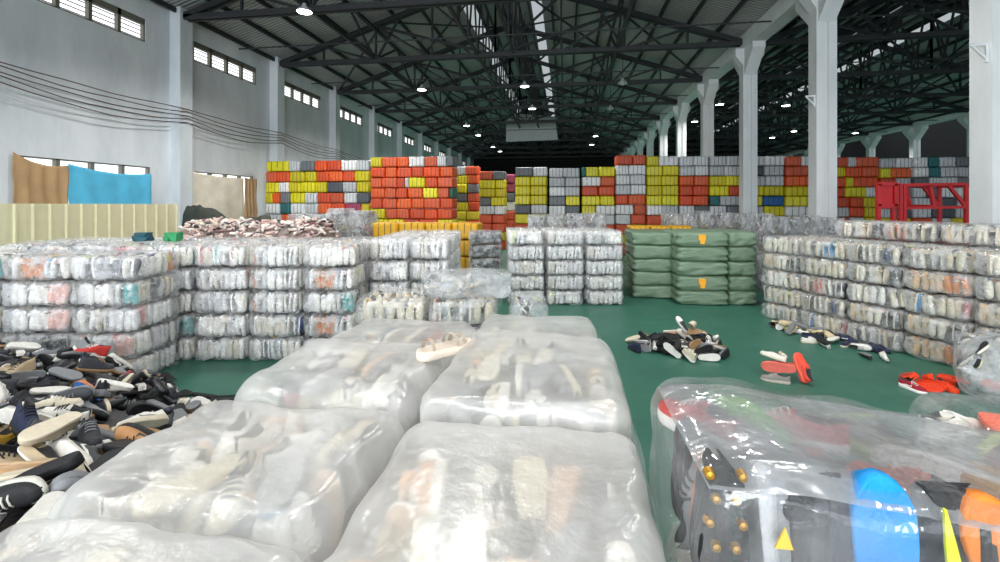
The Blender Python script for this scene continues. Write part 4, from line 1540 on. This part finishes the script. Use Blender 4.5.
    ('heap', 1, -2.512, 2.461, 1.092, 1.6, -1.15, 0.15),
    ('heap', 5, -1.979, 1.328, 1.218, 0.07, -0.22, 2.68),
    ('heap', 1, -1.804, 1.471, 1.128, -0.02, -2.01, -2.07),
    ('heap', 3, -2.856, 2.21, 1.268, 3.1, 0.28, 0.13),
    ('heap', 1, -1.778, 2.023, 0.98, -3.09, 0.03, -0.94),
    ('heap', 3, -2.544, 1.922, 1.207, 3.0, -0.22, -0.71),
    ('heap', 1, -2.235, 1.88, 1.179, 2.14, -0.71, 0.58),
    ('mid', 0, 1.873, 8.513, 0.112, -2.81, 0.12, 0.71),
    ('mid', 1, 2.528, 8.71, 0.002, 0.0, -0.0, 1.27),
    ('mid', 5, 1.8, 7.974, 0.065, -0.31, 1.84, 0.65),
    ('mid', 1, 2.281, 7.738, 0.066, -0.32, -1.82, -1.35),
    ('mid', 1, 2.486, 7.983, 0.06, -0.89, 1.69, 1.64),
    ('mid', 3, 2.256, 7.901, 0.141, -0.72, -1.81, -0.48),
    ('mid', 0, 2.62, 7.965, 0.063, -0.37, -1.8, -0.25),
    ('mid', 5, 2.099, 8.992, 0.068, -0.23, 1.93, -2.22),
    ('mid', 3, 2.296, 8.046, 0.09, -3.08, 0.05, -0.67),
    ('mid', 2, 2.056, 8.096, 0.078, 2.07, 1.81, 0.5),
    ('mid', 4, 1.344, 8.518, 0.062, -3.02, -0.04, -0.08),
    ('mid', 0, 2.363, 8.944, 0.06, 2.32, 1.44, -0.61),
    ('mid', 3, 1.423, 8.389, 0.103, -0.16, 2.4, -0.3),
    ('mid', 0, 2.462, 8.235, 0.063, -0.44, 0.0, -0.93),
    ('mid', 3, 2.429, 8.678, 0.078, 1.38, -1.29, -0.14),
    ('mid', 1, 1.919, 8.79, 0.1, 0.03, 2.16, 1.31),
    ('mid', 0, 2.177, 8.825, 0.12, 1.74, -0.94, -0.34),
    ('mid', 0, 2.695, 8.487, 0.063, -0.39, -1.81, -0.01),
    ('mid', 4, 2.435, 8.884, 0.111, 0.52, -3.1, 0.08),
    ('mid', 4, 2.005, 8.337, 0.422, 0.77, -0.25, 0.28),
    ('mid', 3, 2.629, 8.913, 0.09, 0.06, 3.1, -0.73),
    ('mid', 4, 1.59, 8.089, 0.062, 0.12, 3.1, 0.63),
    ('mid', 4, 1.682, 8.818, 0.069, -3.12, -0.81, -0.37),
    ('mid', 1, 1.416, 8.863, 0.06, -0.89, 1.69, -0.6),
    ('mid', 4, 2.276, 8.093, 0.171, 0.05, 2.87, 1.37),
    ('mid', 4, 1.318, 8.309, 0.12, 0.31, -2.61, 0.5),
    ('mid', 3, 2.595, 8.193, 0.139, 2.88, -0.08, -0.85),
    ('mid', 3, 2.254, 8.673, 0.23, 0.14, 2.12, 1.56),
    ('mid', 0, 2.147, 7.989, 0.202, -2.24, 1.41, 0.11),
    ('mid', 3, 2.489, 8.37, 0.176, 0.91, -2.78, -0.78),
    ('mid', 4, 1.479, 8.177, 0.107, -0.08, 1.82, -0.26),
    ('mid', 3, 1.987, 8.944, 0.159, 2.98, 0.44, 1.1),
    ('mid', 4, 1.321, 8.142, 0.059, -0.1, -1.96, -2.42),
    ('mid', 3, 1.839, 7.947, 0.214, -2.96, -0.43, -0.33),
    ('mid', 0, 1.53, 8.69, 0.12, -0.25, 2.38, -1.0),
    ('mid', 0, 2.531, 9.317, 0.063, -0.37, -1.8, 1.66),
    ('mid', 2, 1.711, 8.177, 0.131, -0.72, -1.19, 1.81),
    ('mid', 2, 1.178, 8.149, 0.002, -0.0, 0.0, 0.44),
    ('mid', 6, 1.196, 8.536, 0.107, 2.67, -0.51, 0.99),
    ('mid', 2, 1.967, 7.768, 0.049, 0.28, 0.2, 0.3),
    ('mid', 0, 1.733, 7.876, 0.109, -1.36, 2.1, -0.44),
    ('mid', 0, 2.586, 8.392, 0.149, 0.82, 0.61, -2.45),
    ('mid', 1, 2.196, 8.463, 0.356, 0.57, -0.47, 2.56),
    ('mid', 6, 1.565, 8.265, 0.234, 2.65, -0.77, 0.67),
    ('row', 1, 4.333, 10.195, 0.002, -0.0, 0.0, 1.53),
    ('row', 6, 4.295, 10.05, 0.08, -0.24, -2.41, 1.66),
    ('row', 4, 4.348, 10.071, 0.053, -0.19, -0.75, -1.57),
    ('row', 3, 4.442, 9.884, 0.002, 0.0, 0.0, -0.93),
    ('row', 2, 4.341, 9.882, 0.157, 2.21, -1.4, -0.35),
    ('row', 5, 4.317, 9.884, 0.099, -2.04, 1.16, -0.13),
    ('row', 3, 4.522, 9.665, 0.002, -0.0, -0.0, 0.65),
    ('row', 1, 4.322, 9.62, 0.13, -2.62, -0.38, -1.02),
    ('row', 0, 4.661, 10.021, 0.111, -2.81, -0.19, 1.0),
    ('row', 4, 4.67, 9.472, 0.002, -0.0, -0.0, -1.51),
    ('row', 2, 4.986, 9.483, 0.063, -0.24, -1.75, 0.31),
    ('row', 0, 4.409, 9.05, 0.002, -0.0, -0.0, -1.45),
    ('row', 3, 4.715, 9.285, 0.061, -0.3, -1.84, -0.34),
    ('row', 0, 4.511, 9.207, 0.12, 3.05, 0.51, 0.71),
    ('row', 1, 4.782, 9.671, 0.108, 0.37, -2.53, 0.37),
    ('row', 5, 4.819, 9.113, 0.092, -3.13, -0.13, -0.9),
    ('row', 1, 5.111, 9.198, 0.002, -0.0, -0.0, -2.59),
    ('row', 0, 4.509, 8.857, 0.113, -0.02, 2.76, -0.03),
    ('row', 3, 4.942, 8.923, 0.002, -0.0, 0.0, -0.93),
    ('row', 0, 5.083, 8.743, 0.06, 2.32, 1.44, -0.3),
    ('row', 0, 5.337, 8.697, 0.002, -0.0, 0.0, -2.69),
    ('row', 0, 5.196, 8.723, 0.002, -0.0, 0.0, 0.34),
    ('row', 4, 4.886, 8.325, 0.062, 0.12, 3.14, -0.12),
    ('row', 3, 5.133, 8.204, 0.07, -3.02, 1.14, -0.31),
    ('red', 1, 4.644, 6.924, 0.002, -0.0, 0.0, -2.76),
    ('red', 1, 4.801, 6.906, 0.065, -0.34, -1.82, -2.0),
    ('red', 1, 4.904, 6.99, 0.066, -0.32, -1.82, -2.43),
    ('red', 0, 5.123, 7.012, 0.002, 0.0, 0.0, -3.1),
    ('red', 1, 5.358, 7.263, 0.066, -0.32, -1.82, 1.54),
    ('red', 1, 5.765, 7.055, 0.066, -0.32, -1.82, 0.89),
    ('red', 1, 4.76, 7.139, 0.12, 0.76, -2.32, -0.62),
    ('red', 1, 5.088, 7.192, 0.089, -1.05, 1.92, 1.52),
]

# ------------------------------------------------------------------ the front bales, close to the camera
M['film_front'] = film_mat('milky_bale_film', .5, .17, (.82, .82, .805), .34, 9.0, .4, 2.6, .02, dist=.2, det=4)
M['film_folded'] = film_mat('added_haze_film', .55, .18, (.5, .53, .56), .25, 5.0, .5, 3.0, .04, dist=.3, det=3)  # extra haze laid over bale tops, as film looks at a slant
M['core_dark'] = mat('dark_bale_inside', '#2b2c2f', .9, var=.3, scale=9)
M['film_clear'] = film_mat('clear_bale_film', .15, .16, (.66, .69, .72), .13, 5, .6, 3, .03, dist=.3, det=4)
NEARPAL = ['#7a7d82', '#a5a8ac', '#e0b99c', '#f2f0e8', '#e9e2cf', '#ded4bb', '#f6f5f1', '#d9d9d6', '#e4dccb', '#c8bda2', '#b9bcc0', '#f0ece2', '#8f9296', '#d8b99a']


def packed(parent, key, loc, rot, cu, cs, scale=1.0):
    scale *= .82
    """one shoe inside a bale: upper, with its sole"""
    parts = SHOES[key][1]
    n0, m0 = parts[0]
    r = link('shoe', m0, parent, loc, rot, (scale,) * 3, cu)
    for n, m_ in parts[1:]:
        link(n, m_, r, color=cs if n != 'stripe' else tuple(.5 * q for q in cu))
    return r


def near_bale(label, x0, x1, y0, y1, z0, z1, film, seed, pal=NEARPAL, acc=.08, r=.11, amp=.035, special=(), top=True, front=True, rz=0.0, fine=.018, sides=True, fold=None, droop=0.0):
    rng = random.Random(seed)
    cx, cy = (x0 + x1) / 2, (y0 + y1) / 2
    w, d, h = x1 - x0, y1 - y0, z1 - z0
    t = tag(empty('shoe_bale', (cx, cy, z0), rz), label, 'bale', 'front bales')
    bm = bmesh.new()
    n = 46
    lumpy_box(bm, (-w / 2, -d / 2, 0), (w / 2, d / 2, h), n, r, amp, 2.6, seed, .0, ny=n, nz=24, clamp=True, fine=fine)
    build('plastic_wrap', bm, film, t, True)
    if fold:  # added milky sheet that gives the top its slant-view haze
        bm = bmesh.new()
        nx = 30
        g = []
        for i in range(nx + 1):
            u = i / nx
            g.append([])
            for j in range(nx + 1):
                v = j / nx
                x, y = (u - .5) * (w - .06), (v - .5) * (d - .05) + .01
                e = min(u, 1 - u, v, 1 - v)
                z = h - .014 - .035 * max(0, 1 - e / .12) ** 2 + .008 * noise.noise((x * 6 + seed, y * 6, 0))
                g[-1].append(bm.verts.new((x, y, z)))
        for i in range(nx):
            for j in range(nx): bm.faces.new((g[i][j], g[i + 1][j], g[i + 1][j + 1], g[i][j + 1]))
        build('film_fold', bm, fold, t, True)
    bm = bmesh.new()
    lumpy_box(bm, (-w / 2 + .13, -d / 2 + .14, .02), (w / 2 - .13, d / 2 - .14, h - .12), 6, .08, 0, 3, seed)
    tag(build('bale_filling', bm, M['core_dark' if pal is BP else 'core'], t, True), kind='stuff')
    kinds = ['sneaker', 'runner', 'loafer', 'sneaker', 'runner']
    col = lambda: pick(rng, pal, acc)
    if top:
        y = -d / 2 + .16 + r * .4
        while y < d / 2 - .1 - r * .4:
            x = -w / 2 + .1 + r * .9
            while x < w / 2 - .06 - r * .9:
                if not any(abs(x - s[0]) < .08 and abs(y - s[1]) < .15 and s[2] == 'top' for s in special):
                    flip = rng.random() < .45
                    side = rng.random() < .35
                    e = (0, PI if flip else 0, rng.uniform(-.35, .35) + rng.choice((0, PI)))
                    z = h - .135
                    if side: e = (0, rng.choice((PI / 2, -PI / 2)), e[2]); z = h - .09
                    elif flip: z = h - .045
                    packed(t, rng.choice(kinds), (x, y + rng.uniform(-.03, .03), z), e, col(), lin(rng.choice(pal[:6])), rng.uniform(.95, 1.08))
                x += .118
            y += .275

    def stand(x, yy, face, cu, cs, out, zz=None, sc_=1.0, key=None, lean=0.0):
        # on end against a side; out: 'sole', 'flank'
        up = rng.choice((1, -1))
        R = Matrix.Rotation(up * PI / 2, 4, 'X')
        spin = {'sole': PI if up > 0 else 0, 'flank': rng.choice((PI / 2, -PI / 2)), 'upper': 0 if up > 0 else PI}[out]
        A = {'f': 0, 'b': PI, 'l': -PI / 2, 'r': PI / 2}[face]
        off = {'f': d / 2, 'b': d / 2, 'l': w / 2, 'r': w / 2}[face]
        ins = {'sole': .04, 'flank': .085, 'upper': .13}[out] + (r * .55 if r > .1 else 0)
        MT = Matrix.Rotation(A, 4, 'Z') @ Matrix.Translation((x, -off + ins, zz if zz is not None else h * .46)) @ Matrix.Rotation(lean, 4, 'Y') @ Matrix.Rotation(spin, 4, 'Z') @ R
        return packed(t, key or rng.choice(kinds), MT.to_translation(), MT.to_euler(), cu, cs, sc_)
    if front:
        for face, ln in (('f', w), ('l', d), ('r', d)) if sides else (('f', w),):
            x = -ln / 2 + r + .06
            while x < ln / 2 - r - .04:
                if not (face == 'f' and any(s[2] == 'front' and abs(x - s[0]) < .07 for s in special)):
                    out = rng.choice(('sole', 'flank', 'flank', 'upper'))
                    stand(x, 0, face, col(), lin(rng.choice(pal[:6])), out, lean=rng.uniform(-.1, .1))
                x += rng.uniform(.095, .125)
    for s in special:
        x, y, where, key, cu, cs, k = s[:7]
        if where == 'top':
            e = s[7] if len(s) > 7 else (0, 0, 0)
            o = packed(t, key, (x, y, h - .14 if abs(e[1]) < 1 else h - .05 if abs(e[1]) > 2 else h - .1), e, lin(cu), lin(cs), k)
        else:
            o = stand(x, 0, 'f', lin(cu), lin(cs), s[7], s[8] if len(s) > 8 else h * .5, k, key, s[9] if len(s) > 9 else 0)
        if len(s) > 10: o['label'] = s[10]
    if droop:
        fz = lambda x: 1 - droop * max(0, x / w + .3)
        for o in t.children:
            if o.name.startswith('shoe'): o.location.z *= fz(o.location.x)
            else:
                for v in o.data.vertices: v.co.z *= fz(v.co.x)
    return t


def under(x0, x1, y0, y1, top, n, where, kind='white'):
    for k in range(n):
        h = top / n
        shoe_bale(kind, (x0 + x1) / 2, (y0 + y1) / 2, k * h, rb.choice((0, PI)), 'clear shoe bale, %s layer up, under the %s' % (ORD[k], where), 'lower layers of the front stacks',
                  ((x1 - x0) / BALE_W * .97, (y1 - y0) / BALE_D * .97, h / BALE_H * .99))


BP = ['#2c2e33', '#1b1c20', '#3d4046', '#24262b', '#4a4d53', '#8f9296', '#1f2024', '#2f3136']

FRONT = [
    ('milky front bale of cream shoes in the middle of the near edge', -.50, .21, .50, 1.50, 1.43, 1.80, 21, 'middle front bale'),
    ('milky bale with smooth pale top just behind the middle front bale', -.50, .22, 1.525, 2.42, 1.45, 1.84, 22, 'second middle bale'),
    ('farthest small pale bale of the middle front column', -.54, .20, 2.445, 3.2, 1.38, 1.745, 23, 'third middle bale'),
    ('wide milky bale with glossy front edge beside the dark shoe heap', -1.36, -.55, .97, 1.62, 1.40, 1.78, 24, 'bale beside the shoe heap'),
    ('pale bale behind the glossy-edged one, next to the heap', -1.36, -.56, 1.645, 2.33, 1.42, 1.80, 25, 'second bale beside the heap'),
    ('flat pale bale under the cream sandal', -1.40, -.58, 2.355, 3.05, 1.36, 1.735, 26, 'bale under the sandal'),
    ('milky bale cut off by the bottom edge, below the glossy-edged one', -1.28, -.53, .28, .945, 1.41, 1.785, 27, 'lowest near bale'),
]
for lab, x0, x1, y0, y1, z0, z1, sd, wh in FRONT:
    near_bale(lab, x0, x1, y0, y1, z0, z1, M['film_front'], sd, r=.13 if sd in (24, 25, 26) else .08, amp=.02, fine=.016)
    under(x0, x1, y0, y1, z0, 4, wh)

bx0, bx1, by0, by1, bz0, bz1 = .245, 1.33, .90, 1.45, 1.60, 2.0
RB = .03
bcx = (bx0 + bx1) / 2


def fx_(px, z=.93):
    return ray(px, 500, z).x - bcx


SPEC = [
    (fx_(718), 0, 'front', 'runner', '#1b1c20', '#17181b', 1.0, 'sole', .245, .05, 'black studded boot sole with gold studs'),
    (fx_(752), 0, 'front', 'sneaker', '#8f9296', '#b9bcc0', 1.0, 'flank', .245, -.05, 'pale silver shoe'),  # silver tone painted for a bright highlight on a dark shoe
    (fx_(778), 0, 'front', 'runner', '#2f3136', '#1b1c20', 1.0, 'flank', .245, .0, 'dark grey shoe with a yellow triangle'),
    (fx_(808), 0, 'front', 'loafer', '#1b1c20', '#26282c', 1.0, 'flank', .245, .08),
    (fx_(860), 0, 'front', 'runner', '#1486c6', '#0f8fdc', 1.16, 'sole', .245, -.05, 'big shoe with a bright blue sole'),
    (fx_(908), 0, 'front', 'sneaker', '#1d1f22', '#26282c', 1.0, 'flank', .245, -.08, 'black shoe with a neon yellow band'),
    (fx_(935), 0, 'front', 'loafer', '#24262b', '#1d1f22', 1.0, 'flank', .245, .0),
    (fx_(962), 0, 'front', 'runner', '#c9762f', '#dc7f2c', 1.14, 'sole', .245, -.32, 'shoe with an orange sole'),
    (-.42, .17, 'top', 'runner', '#d4382f', '#f0ece6', 1, (0, 0, .6)), (-.30, .12, 'top', 'runner', '#7fc83a', '#6fbf30', 1, (0, PI, .2)), (-.22, -.02, 'top', 'runner', '#d8453c', '#e9e2cf', 1, (0, 0, -.3)),
    (-.18, .19, 'top', 'sneaker', '#e05a58', '#f0ece6', 1, (0, 0, 1.2)), (-.05, -.08, 'top', 'runner', '#d9653c', '#dd6b3a', 1, (0, 0, .5)), (.08, .02, 'top', 'sneaker', '#d9dadb', '#f2f0e8', 1, (0, PI / 2, .9)),
    (.17, -.06, 'top', 'runner', '#d99a2a', '#e0a22e', 1, (0, PI, .3)), (.30, .12, 'top', 'runner', '#c24a3c', '#2c2e33', 1, (0, 0, -.7)), (.02, .2, 'top', 'runner', '#8f9f86', '#b9d06a', 1, (0, 0, .2)),
    (.40, -.1, 'top', 'sneaker', '#d4508e', '#2c2e33', 1, (0, 0, -.4)),
]
R1 = near_bale('large clear bale of black sports shoes showing one bright blue sole', bx0, bx1, by0, by1, bz0, bz1, M['film_clear'], 31, BP, .1, .09, .03, SPEC, fine=.014, fold=M['film_folded'], droop=.34)
under(bx0, bx1, by0, by1, bz0, 4, 'bale with the blue sole', 'mixed')
# marks on the shoes of that bale
M['gold'] = mat('gold_stud', '#b98a2e', .35, .7)
M['neon'] = mat('neon_yellow', '#dfe321', .5)
M['yel'] = mat('yellow_mark', '#f0c20e', .5)
kids = [o for o in R1.children if o.name.startswith('shoe')]
R1loc = R1.location
bm = bmesh.new()
add_lathe(bm, [(.011, 0), (.008, .016), (.0, .018)], 10)
for v in bm.verts: v.co = Vector((v.co.x, -v.co.z, v.co.y))
stud_me = mesh_of('stud', bm, M['gold'])
for i in range(6):
    for s in (-1, 1):
        link('stud', stud_me, R1, (fx_(718) + s * (.018 + .012 * (i % 2)), -.229, .12 + RB + i * .046))
bm = bmesh.new()
X = fx_(765)
add_prism(bm, [(X - .016, .265), (X + .016, .265), (X + .002, .305)], -.262, -.258, 'y'); build('triangle_mark', bm, M['yel'], R1)
bm = bmesh.new()
X = fx_(905)
for i in range(8):
    a_, b_ = i / 8, (i + 1) / 8
    P_ = lambda q: (X - .014 + .03 * q * q, .36 - .25 * q)
    (xa, za), (xb, zb) = P_(a_), P_(b_)
    wa, wb = .003 + .022 * math.sin(a_ * PI * .9), .003 + .022 * math.sin(b_ * PI * .9)
    add_prism(bm, [(xa, za), (xa + wa, za), (xb + wb, zb), (xb, zb)], -.258, -.252, 'y')
build('neon_band', bm, M['neon'], R1)

near_bale('clear bale with rounded top cut off by the bottom edge, before the blue-soled one', .30, 1.02, .22, .865, 1.49, 1.845, M['film_clear'], 32, BP[:5] + ['#8f9296', '#c9c9cb', '#c9d24a'], .1, .16, .03, fold=M['film_folded'])
under(.30, 1.02, .22, .865, 1.49, 4, 'bale cut off at the bottom edge', 'mixed')
CP = ['#f2f0e8', '#e9e2cf', '#8f9296', '#d9dadb', '#c9c9cb', '#e4643c', '#55585e', '#2c2e33']
near_bale('clear bale of white, lime and coral shoes behind the blue-soled bale', 1.46, 2.5, 1.52, 2.25, 1.33, 1.70, M['film_clear'], 33, CP, .1, .1, .03,
          [(-.43, .22, 'top', 'sneaker', '#f2f0e8', '#f6f5f1', 1.1, (0, 0, -1.2)), (-.42, .0, 'top', 'runner', '#a9b82a', '#b8c83a', 1, (0, PI, -1.0)), (-.30, .12, 'top', 'loafer', '#ee5f42', '#ee6a4c', 1.3, (0, PI, -.4)), (-.40, -.2, 'top', 'loafer', '#ee5f42', '#ee6a4c', 1.2, (0, PI, -.3)), (-.27, -.15, 'top', 'loafer', '#e8603c', '#ee6a4c', 1.3, (0, PI, -.2)), (.1, -.1, 'top', 'loafer', '#e8603c', '#ee7a5c', 1.3, (0, 0, -1.2)), (-.17, .12, 'top', 'sneaker', '#8f9296', '#c9c9cb', 1.1, (0, 0, -.3))])
under(1.46, 2.5, 1.52, 2.25, 1.33, 4, 'bale of coral and lime shoes', 'mixed')

# loose tail of plastic sheet hanging in the gap between the front stacks
bm = bmesh.new()
nx, ny = 26, 30
V = []
for i in range(nx + 1):
    u = i / nx
    V.append([])
    for j in range(ny + 1):
        v = j / ny
        x = .225 + .30 * v ** .8 + .03 * noise.noise((u * 4, v * 5, 1)) + .02 * math.sin(u * 17)
        y = 1.75 + 1.15 * u + .06 * noise.noise((u * 3, v * 4, 5))
        z = 1.70 - 1.3 * v + .05 * noise.noise((u * 5, v * 3, 9))
        V[-1].append(bm.verts.new((x, y, z)))
for i in range(nx):
    for j in range(ny): bm.faces.new((V[i][j], V[i + 1][j], V[i + 1][j + 1], V[i][j + 1]))
M['sheet'] = film_mat('pale_plastic_sheet', .45, .2, (.74, .84, .86), .2, 6, .9, 4, .04)
tag(build('plastic_sheet', bm, M['sheet'], smooth=True), 'pale blue plastic sheet hanging down beside the middle bales', 'plastic sheet')

# ------------------------------------------------------------------ loose shoes
HUES = [('black', '#1d1f22', 10), ('dark grey', '#44474d', 8), ('charcoal', '#2f3237', 7), ('grey', '#85888d', 6), ('white', '#eceae4', 4), ('cream', '#ddd3bd', 3), ('beige', '#bda98a', 3), ('navy', '#242c47', 5), ('pale grey', '#b9bcc0', 4), ('brown', '#6a4a36', 2), ('blue', '#1f5fa8', 1), ('tan', '#b98a5c', 1), ('dark red', '#8a2f33', 1)]
SOLES = [('white', '#e9e7e0', 4), ('black', '#1f2023', 10), ('grey', '#7d8084', 6), ('gum', '#a5835e', 2), ('cream', '#d2c8b2', 2)]
FIX = [  # picture place -> (upper, sole)
    (100, 385, 'blue', '#1f62b0', 'orange', '#c9825c'), (92, 352, 'red', '#c93a34', 'white', '#ecebe6'), (24, 460, 'tan', '#b08d68', 'beige', '#c2a583'), (112, 405, 'yellow', '#d8bb5c', 'white', '#ecebe6'), (106, 472, 'orange red', '#d8482e', 'black', '#1f2023'),
    (42, 424, 'beige', '#c9bda4', 'cream', '#d8cdb8'), (150, 418, 'slate grey', '#4a4f57', 'grey', '#777a7f'), (20, 340, 'white', '#e8e8e4', 'white', '#ecebe6'), (200, 403, 'pale blue', '#9fc4dc', 'white', '#ecebe6'), (120, 372, 'white', '#e4e3de', 'white', '#ecebe6'), (165, 405, 'rust', '#a5633f', 'black', '#1f2023'),
    (60, 505, 'dark grey', '#3d4046', 'white', '#d9d8d2'), (20, 505, 'black', '#202124', 'pale grey', '#c4c3ba'), (135, 435, 'pale blue', '#8fb4c4', 'white', '#ecebe6'), (10, 430, 'yellow', '#c9a23a', 'black', '#1f2023')]
GROUPS = {'heap': ('near heap', 'shoes in the near heap'), 'mid': ('small floor heap', 'shoes in the small floor heap'), 'row': ('by slanting wall', 'shoes along the slanting wall'),
          'coral': ('coral bunch on floor', 'coral shoes on the floor'), 'red': ('red bunch', 'shoes in the red bunch')}


def proj(p):
    d = Vector(p) - Vector((0, 0, CAM_H))
    z = -d.x * SN + d.y * CS
    return 500 + FPX * (d.x * CS + d.y * SN) / z, HOR - FPX * d.z / z


rng = random.Random(9)


def wpick(tab):
    r = rng.uniform(0, sum(t_[-1] for t_ in tab))
    for t_ in tab:
        r -= t_[-1]
        if r <= 0: return t_[:2]
    return tab[0][:2]


rows = []
for grp, k, x, y, z, a_, b_, c_ in LOOSE:
    u, s = wpick(HUES), wpick(SOLES)
    if grp == 'mid': u = wpick([('black', '#1d1f22', 3), ('cream', '#ddd3bd', 6), ('white', '#eceae4', 6), ('grey', '#85888d', 4), ('beige', '#bda98a', 4), ('peach', '#d8a88a', 2), ('navy', '#242c47', 3)])
    if grp == 'row': u = ('dark red', '#7a1f28') if x < 4.3 and y > 10.05 else wpick([('white', '#eceae4', 4), ('beige', '#d8c6a0', 4), ('yellow', '#d8cf70', 1), ('navy', '#242c47', 2)]) if y > 9.4 else wpick([('navy', '#2a3150', 7), ('grey', '#85888d', 2), ('white', '#eceae4', 2), ('black', '#1d1f22', 2)])
    if grp == 'coral': u, s = (('coral', '#f0503e'), ('white', '#e4dfd6')) if k == 1 else (('grey', '#9a948c'), ('beige', '#cbbca6'))
    if grp == 'red': u, s = (('orange red', '#f2481f'), ('orange red', '#e8401c')) if x > 4.85 or k == 1 and z > .06 else (('dark red', '#9c1a2c'), ('white', '#ecebe6'))
    rows.append([grp, KEYS[k], Vector((x, y, z)), (a_, b_, c_), u, s, proj((x, y, z + .04))])
taken = set()
for px, py, un, uc, sn, s_c in FIX:
    c = min((i for i in range(len(rows)) if i not in taken and rows[i][0] == 'heap'), key=lambda i: (rows[i][6][0] - px) ** 2 + (rows[i][6][1] - py) ** 2)
    taken.add(c)
    rows[c][4], rows[c][5] = (un, uc), (sn, s_c)
    if un in ('blue', 'tan', 'yellow'): rows[c][1] = 'runner' if un != 'tan' else 'loafer'


def pose(e):
    up = Euler(e).to_matrix() @ Vector((0, 0, 1))
    return 'upright' if up.z > .75 else 'sole up' if up.z < -.55 else 'on side'


def describe(r):
    return '%s %s, %s sole, %s' % (r[4][0], SHOES[r[1]][0], r[5][0], pose(r[3]))


same = {}
for r in rows: same.setdefault((r[0], describe(r)), []).append(r)
for (grp, dsc), v in same.items():
    v.sort(key=lambda r: r[6][0])
    for i, r in enumerate(v):
        where, gname = GROUPS[grp]
        lab = dsc + (', %s of %d from left' % (ORD[i], len(v)) if len(v) > 1 else '') + ', ' + where
        word, parts = SHOES[r[1]]
        t = tag(empty('sandal' if 's' == r[1][0] and r[1] in ('sandal', 'slide') else 'shoe', r[2]), lab, 'shoe', gname)
        t.rotation_euler = r[3]
        for n_, me in parts:
            c = r[4][1] if n_ in ('upper', 'strap') else r[5][1]
            if n_ == 'stripe': c = '#e6e4de' if sum(lin(r[4][1])) < .6 else '#3a3c41'
            link(n_, me, t, color=lin(c))

# what lies under them
rng = random.Random(4)
bm = bmesh.new()
col = bm.loops.layers.float_color.new('Col')
nn = 50
gx = lambda i: -9.5 + (9.5 - 1.46) * i / nn
gy = lambda j: .1 + 5.0 * j / nn
gy2 = lambda j: .1 + 6.0 * j / nn
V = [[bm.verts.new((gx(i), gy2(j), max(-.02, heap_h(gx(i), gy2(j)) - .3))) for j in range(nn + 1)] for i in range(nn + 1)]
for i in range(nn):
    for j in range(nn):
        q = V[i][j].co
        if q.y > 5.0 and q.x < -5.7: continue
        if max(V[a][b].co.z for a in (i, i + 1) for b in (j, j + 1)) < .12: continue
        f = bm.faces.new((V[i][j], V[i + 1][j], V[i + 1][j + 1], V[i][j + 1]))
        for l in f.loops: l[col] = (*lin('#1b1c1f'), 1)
for i in range(1300):
    x, y = rng.uniform(-9.0, -1.6), rng.uniform(.4, 5.6)
    h_ = heap_h(x, y)
    if h_ < .22 or (y > 4.9 and x < -5.7): continue
    u, s = wpick(HUES), wpick(SOLES)
    shoe_blob(bm, col, .27, lin(u[1]), lin(s[1]), Matrix.Translation((x, y, h_ - .25)) @ Euler((rng.uniform(-.6, .6), rng.uniform(-2, 2), rng.uniform(-PI, PI))).to_matrix().to_4x4())
tag(build('buried_shoes', bm, SHOE_VC), 'mass of dark shoes under the top layer of the near heap', 'shoes', kind='stuff')
bm = bmesh.new()
col = bm.loops.layers.float_color.new('Col')
for i in range(26):
    an, r = rng.uniform(0, 2 * PI), .42 * math.sqrt(rng.random())
    u, s = wpick(HUES), wpick(SOLES)
    shoe_blob(bm, col, .26, lin(u[1]), lin(s[1]), Matrix.Translation((1.98 + 1.0 * r * math.cos(an), 8.42 + .58 * r * math.sin(an), .01 + .06 * max(0, 1 - r * 2.4))) @ Matrix.Rotation(rng.uniform(-PI, PI), 4, 'Z'))
tag(build('buried_shoes', bm, SHOE_VC), 'mass of shoes at the bottom of the small floor heap', 'shoes', kind='stuff')

# single shoes lying apart
def single(key, word, label, loc, rot, cu, cs, k=1.0):
    t = tag(empty(word, loc), label, 'shoe')
    t.rotation_euler = rot
    t.scale = (k, k, k)
    for n_, me in SHOES[key][1]:
        link(n_, me, t, color=lin(cu if n_ in ('upper', 'strap') else cs))


p = ray(447, 350, 2.18)
single('sandal', 'sandal', 'chunky cream strappy sandal lying on top of the front bales', (p.x, p.y, 1.80), (0, 0, -.6), '#e8dccd', '#e2d6c6')
g0 = ray(788, 383, 6.46)
for key, lab, dx, dy, dz, rot, cu, cs, k in (
        ('runner', 'coral running shoe lying along the floor, longest of the coral bunch', -.08, -.02, .17, (0, PI / 2 - .15, 1.35), '#f4543f', '#f0786a', 1.3),
        ('runner', 'coral running shoe leaning upright at the end of the coral bunch', .2, .0, .18, (1.05, .2, .35), '#f4543f', '#f26a58', 1.25),
        ('sneaker', 'grey sneaker lying under the coral running shoe', -.16, -.1, .0, (0, 0, 1.2), '#8f8a84', '#b9b2a6', 1.1),
        ('loafer', 'white slip-on shoe resting on top of the coral bunch', -.12, .08, .28, (.2, .2, 1.1), '#e6ded2', '#d8cdbb', 1.0),
        ('sneaker', 'beige sneaker standing on its toe behind the coral bunch', .04, .14, .17, (-1.2, 0, .3), '#d8c8b4', '#e2d6c6', 1.0)):
    single(key, 'shoe', lab, (g0.x + dx, g0.y + dy + .12, dz), rot, cu, cs, k)
p = ray(264, 389, 6.25)
single('flat', 'shoe', 'lone beige flat shoe on the green floor past the front bales', (p.x, p.y, .0), (0, 0, .9), '#c9a27e', '#b98f62')
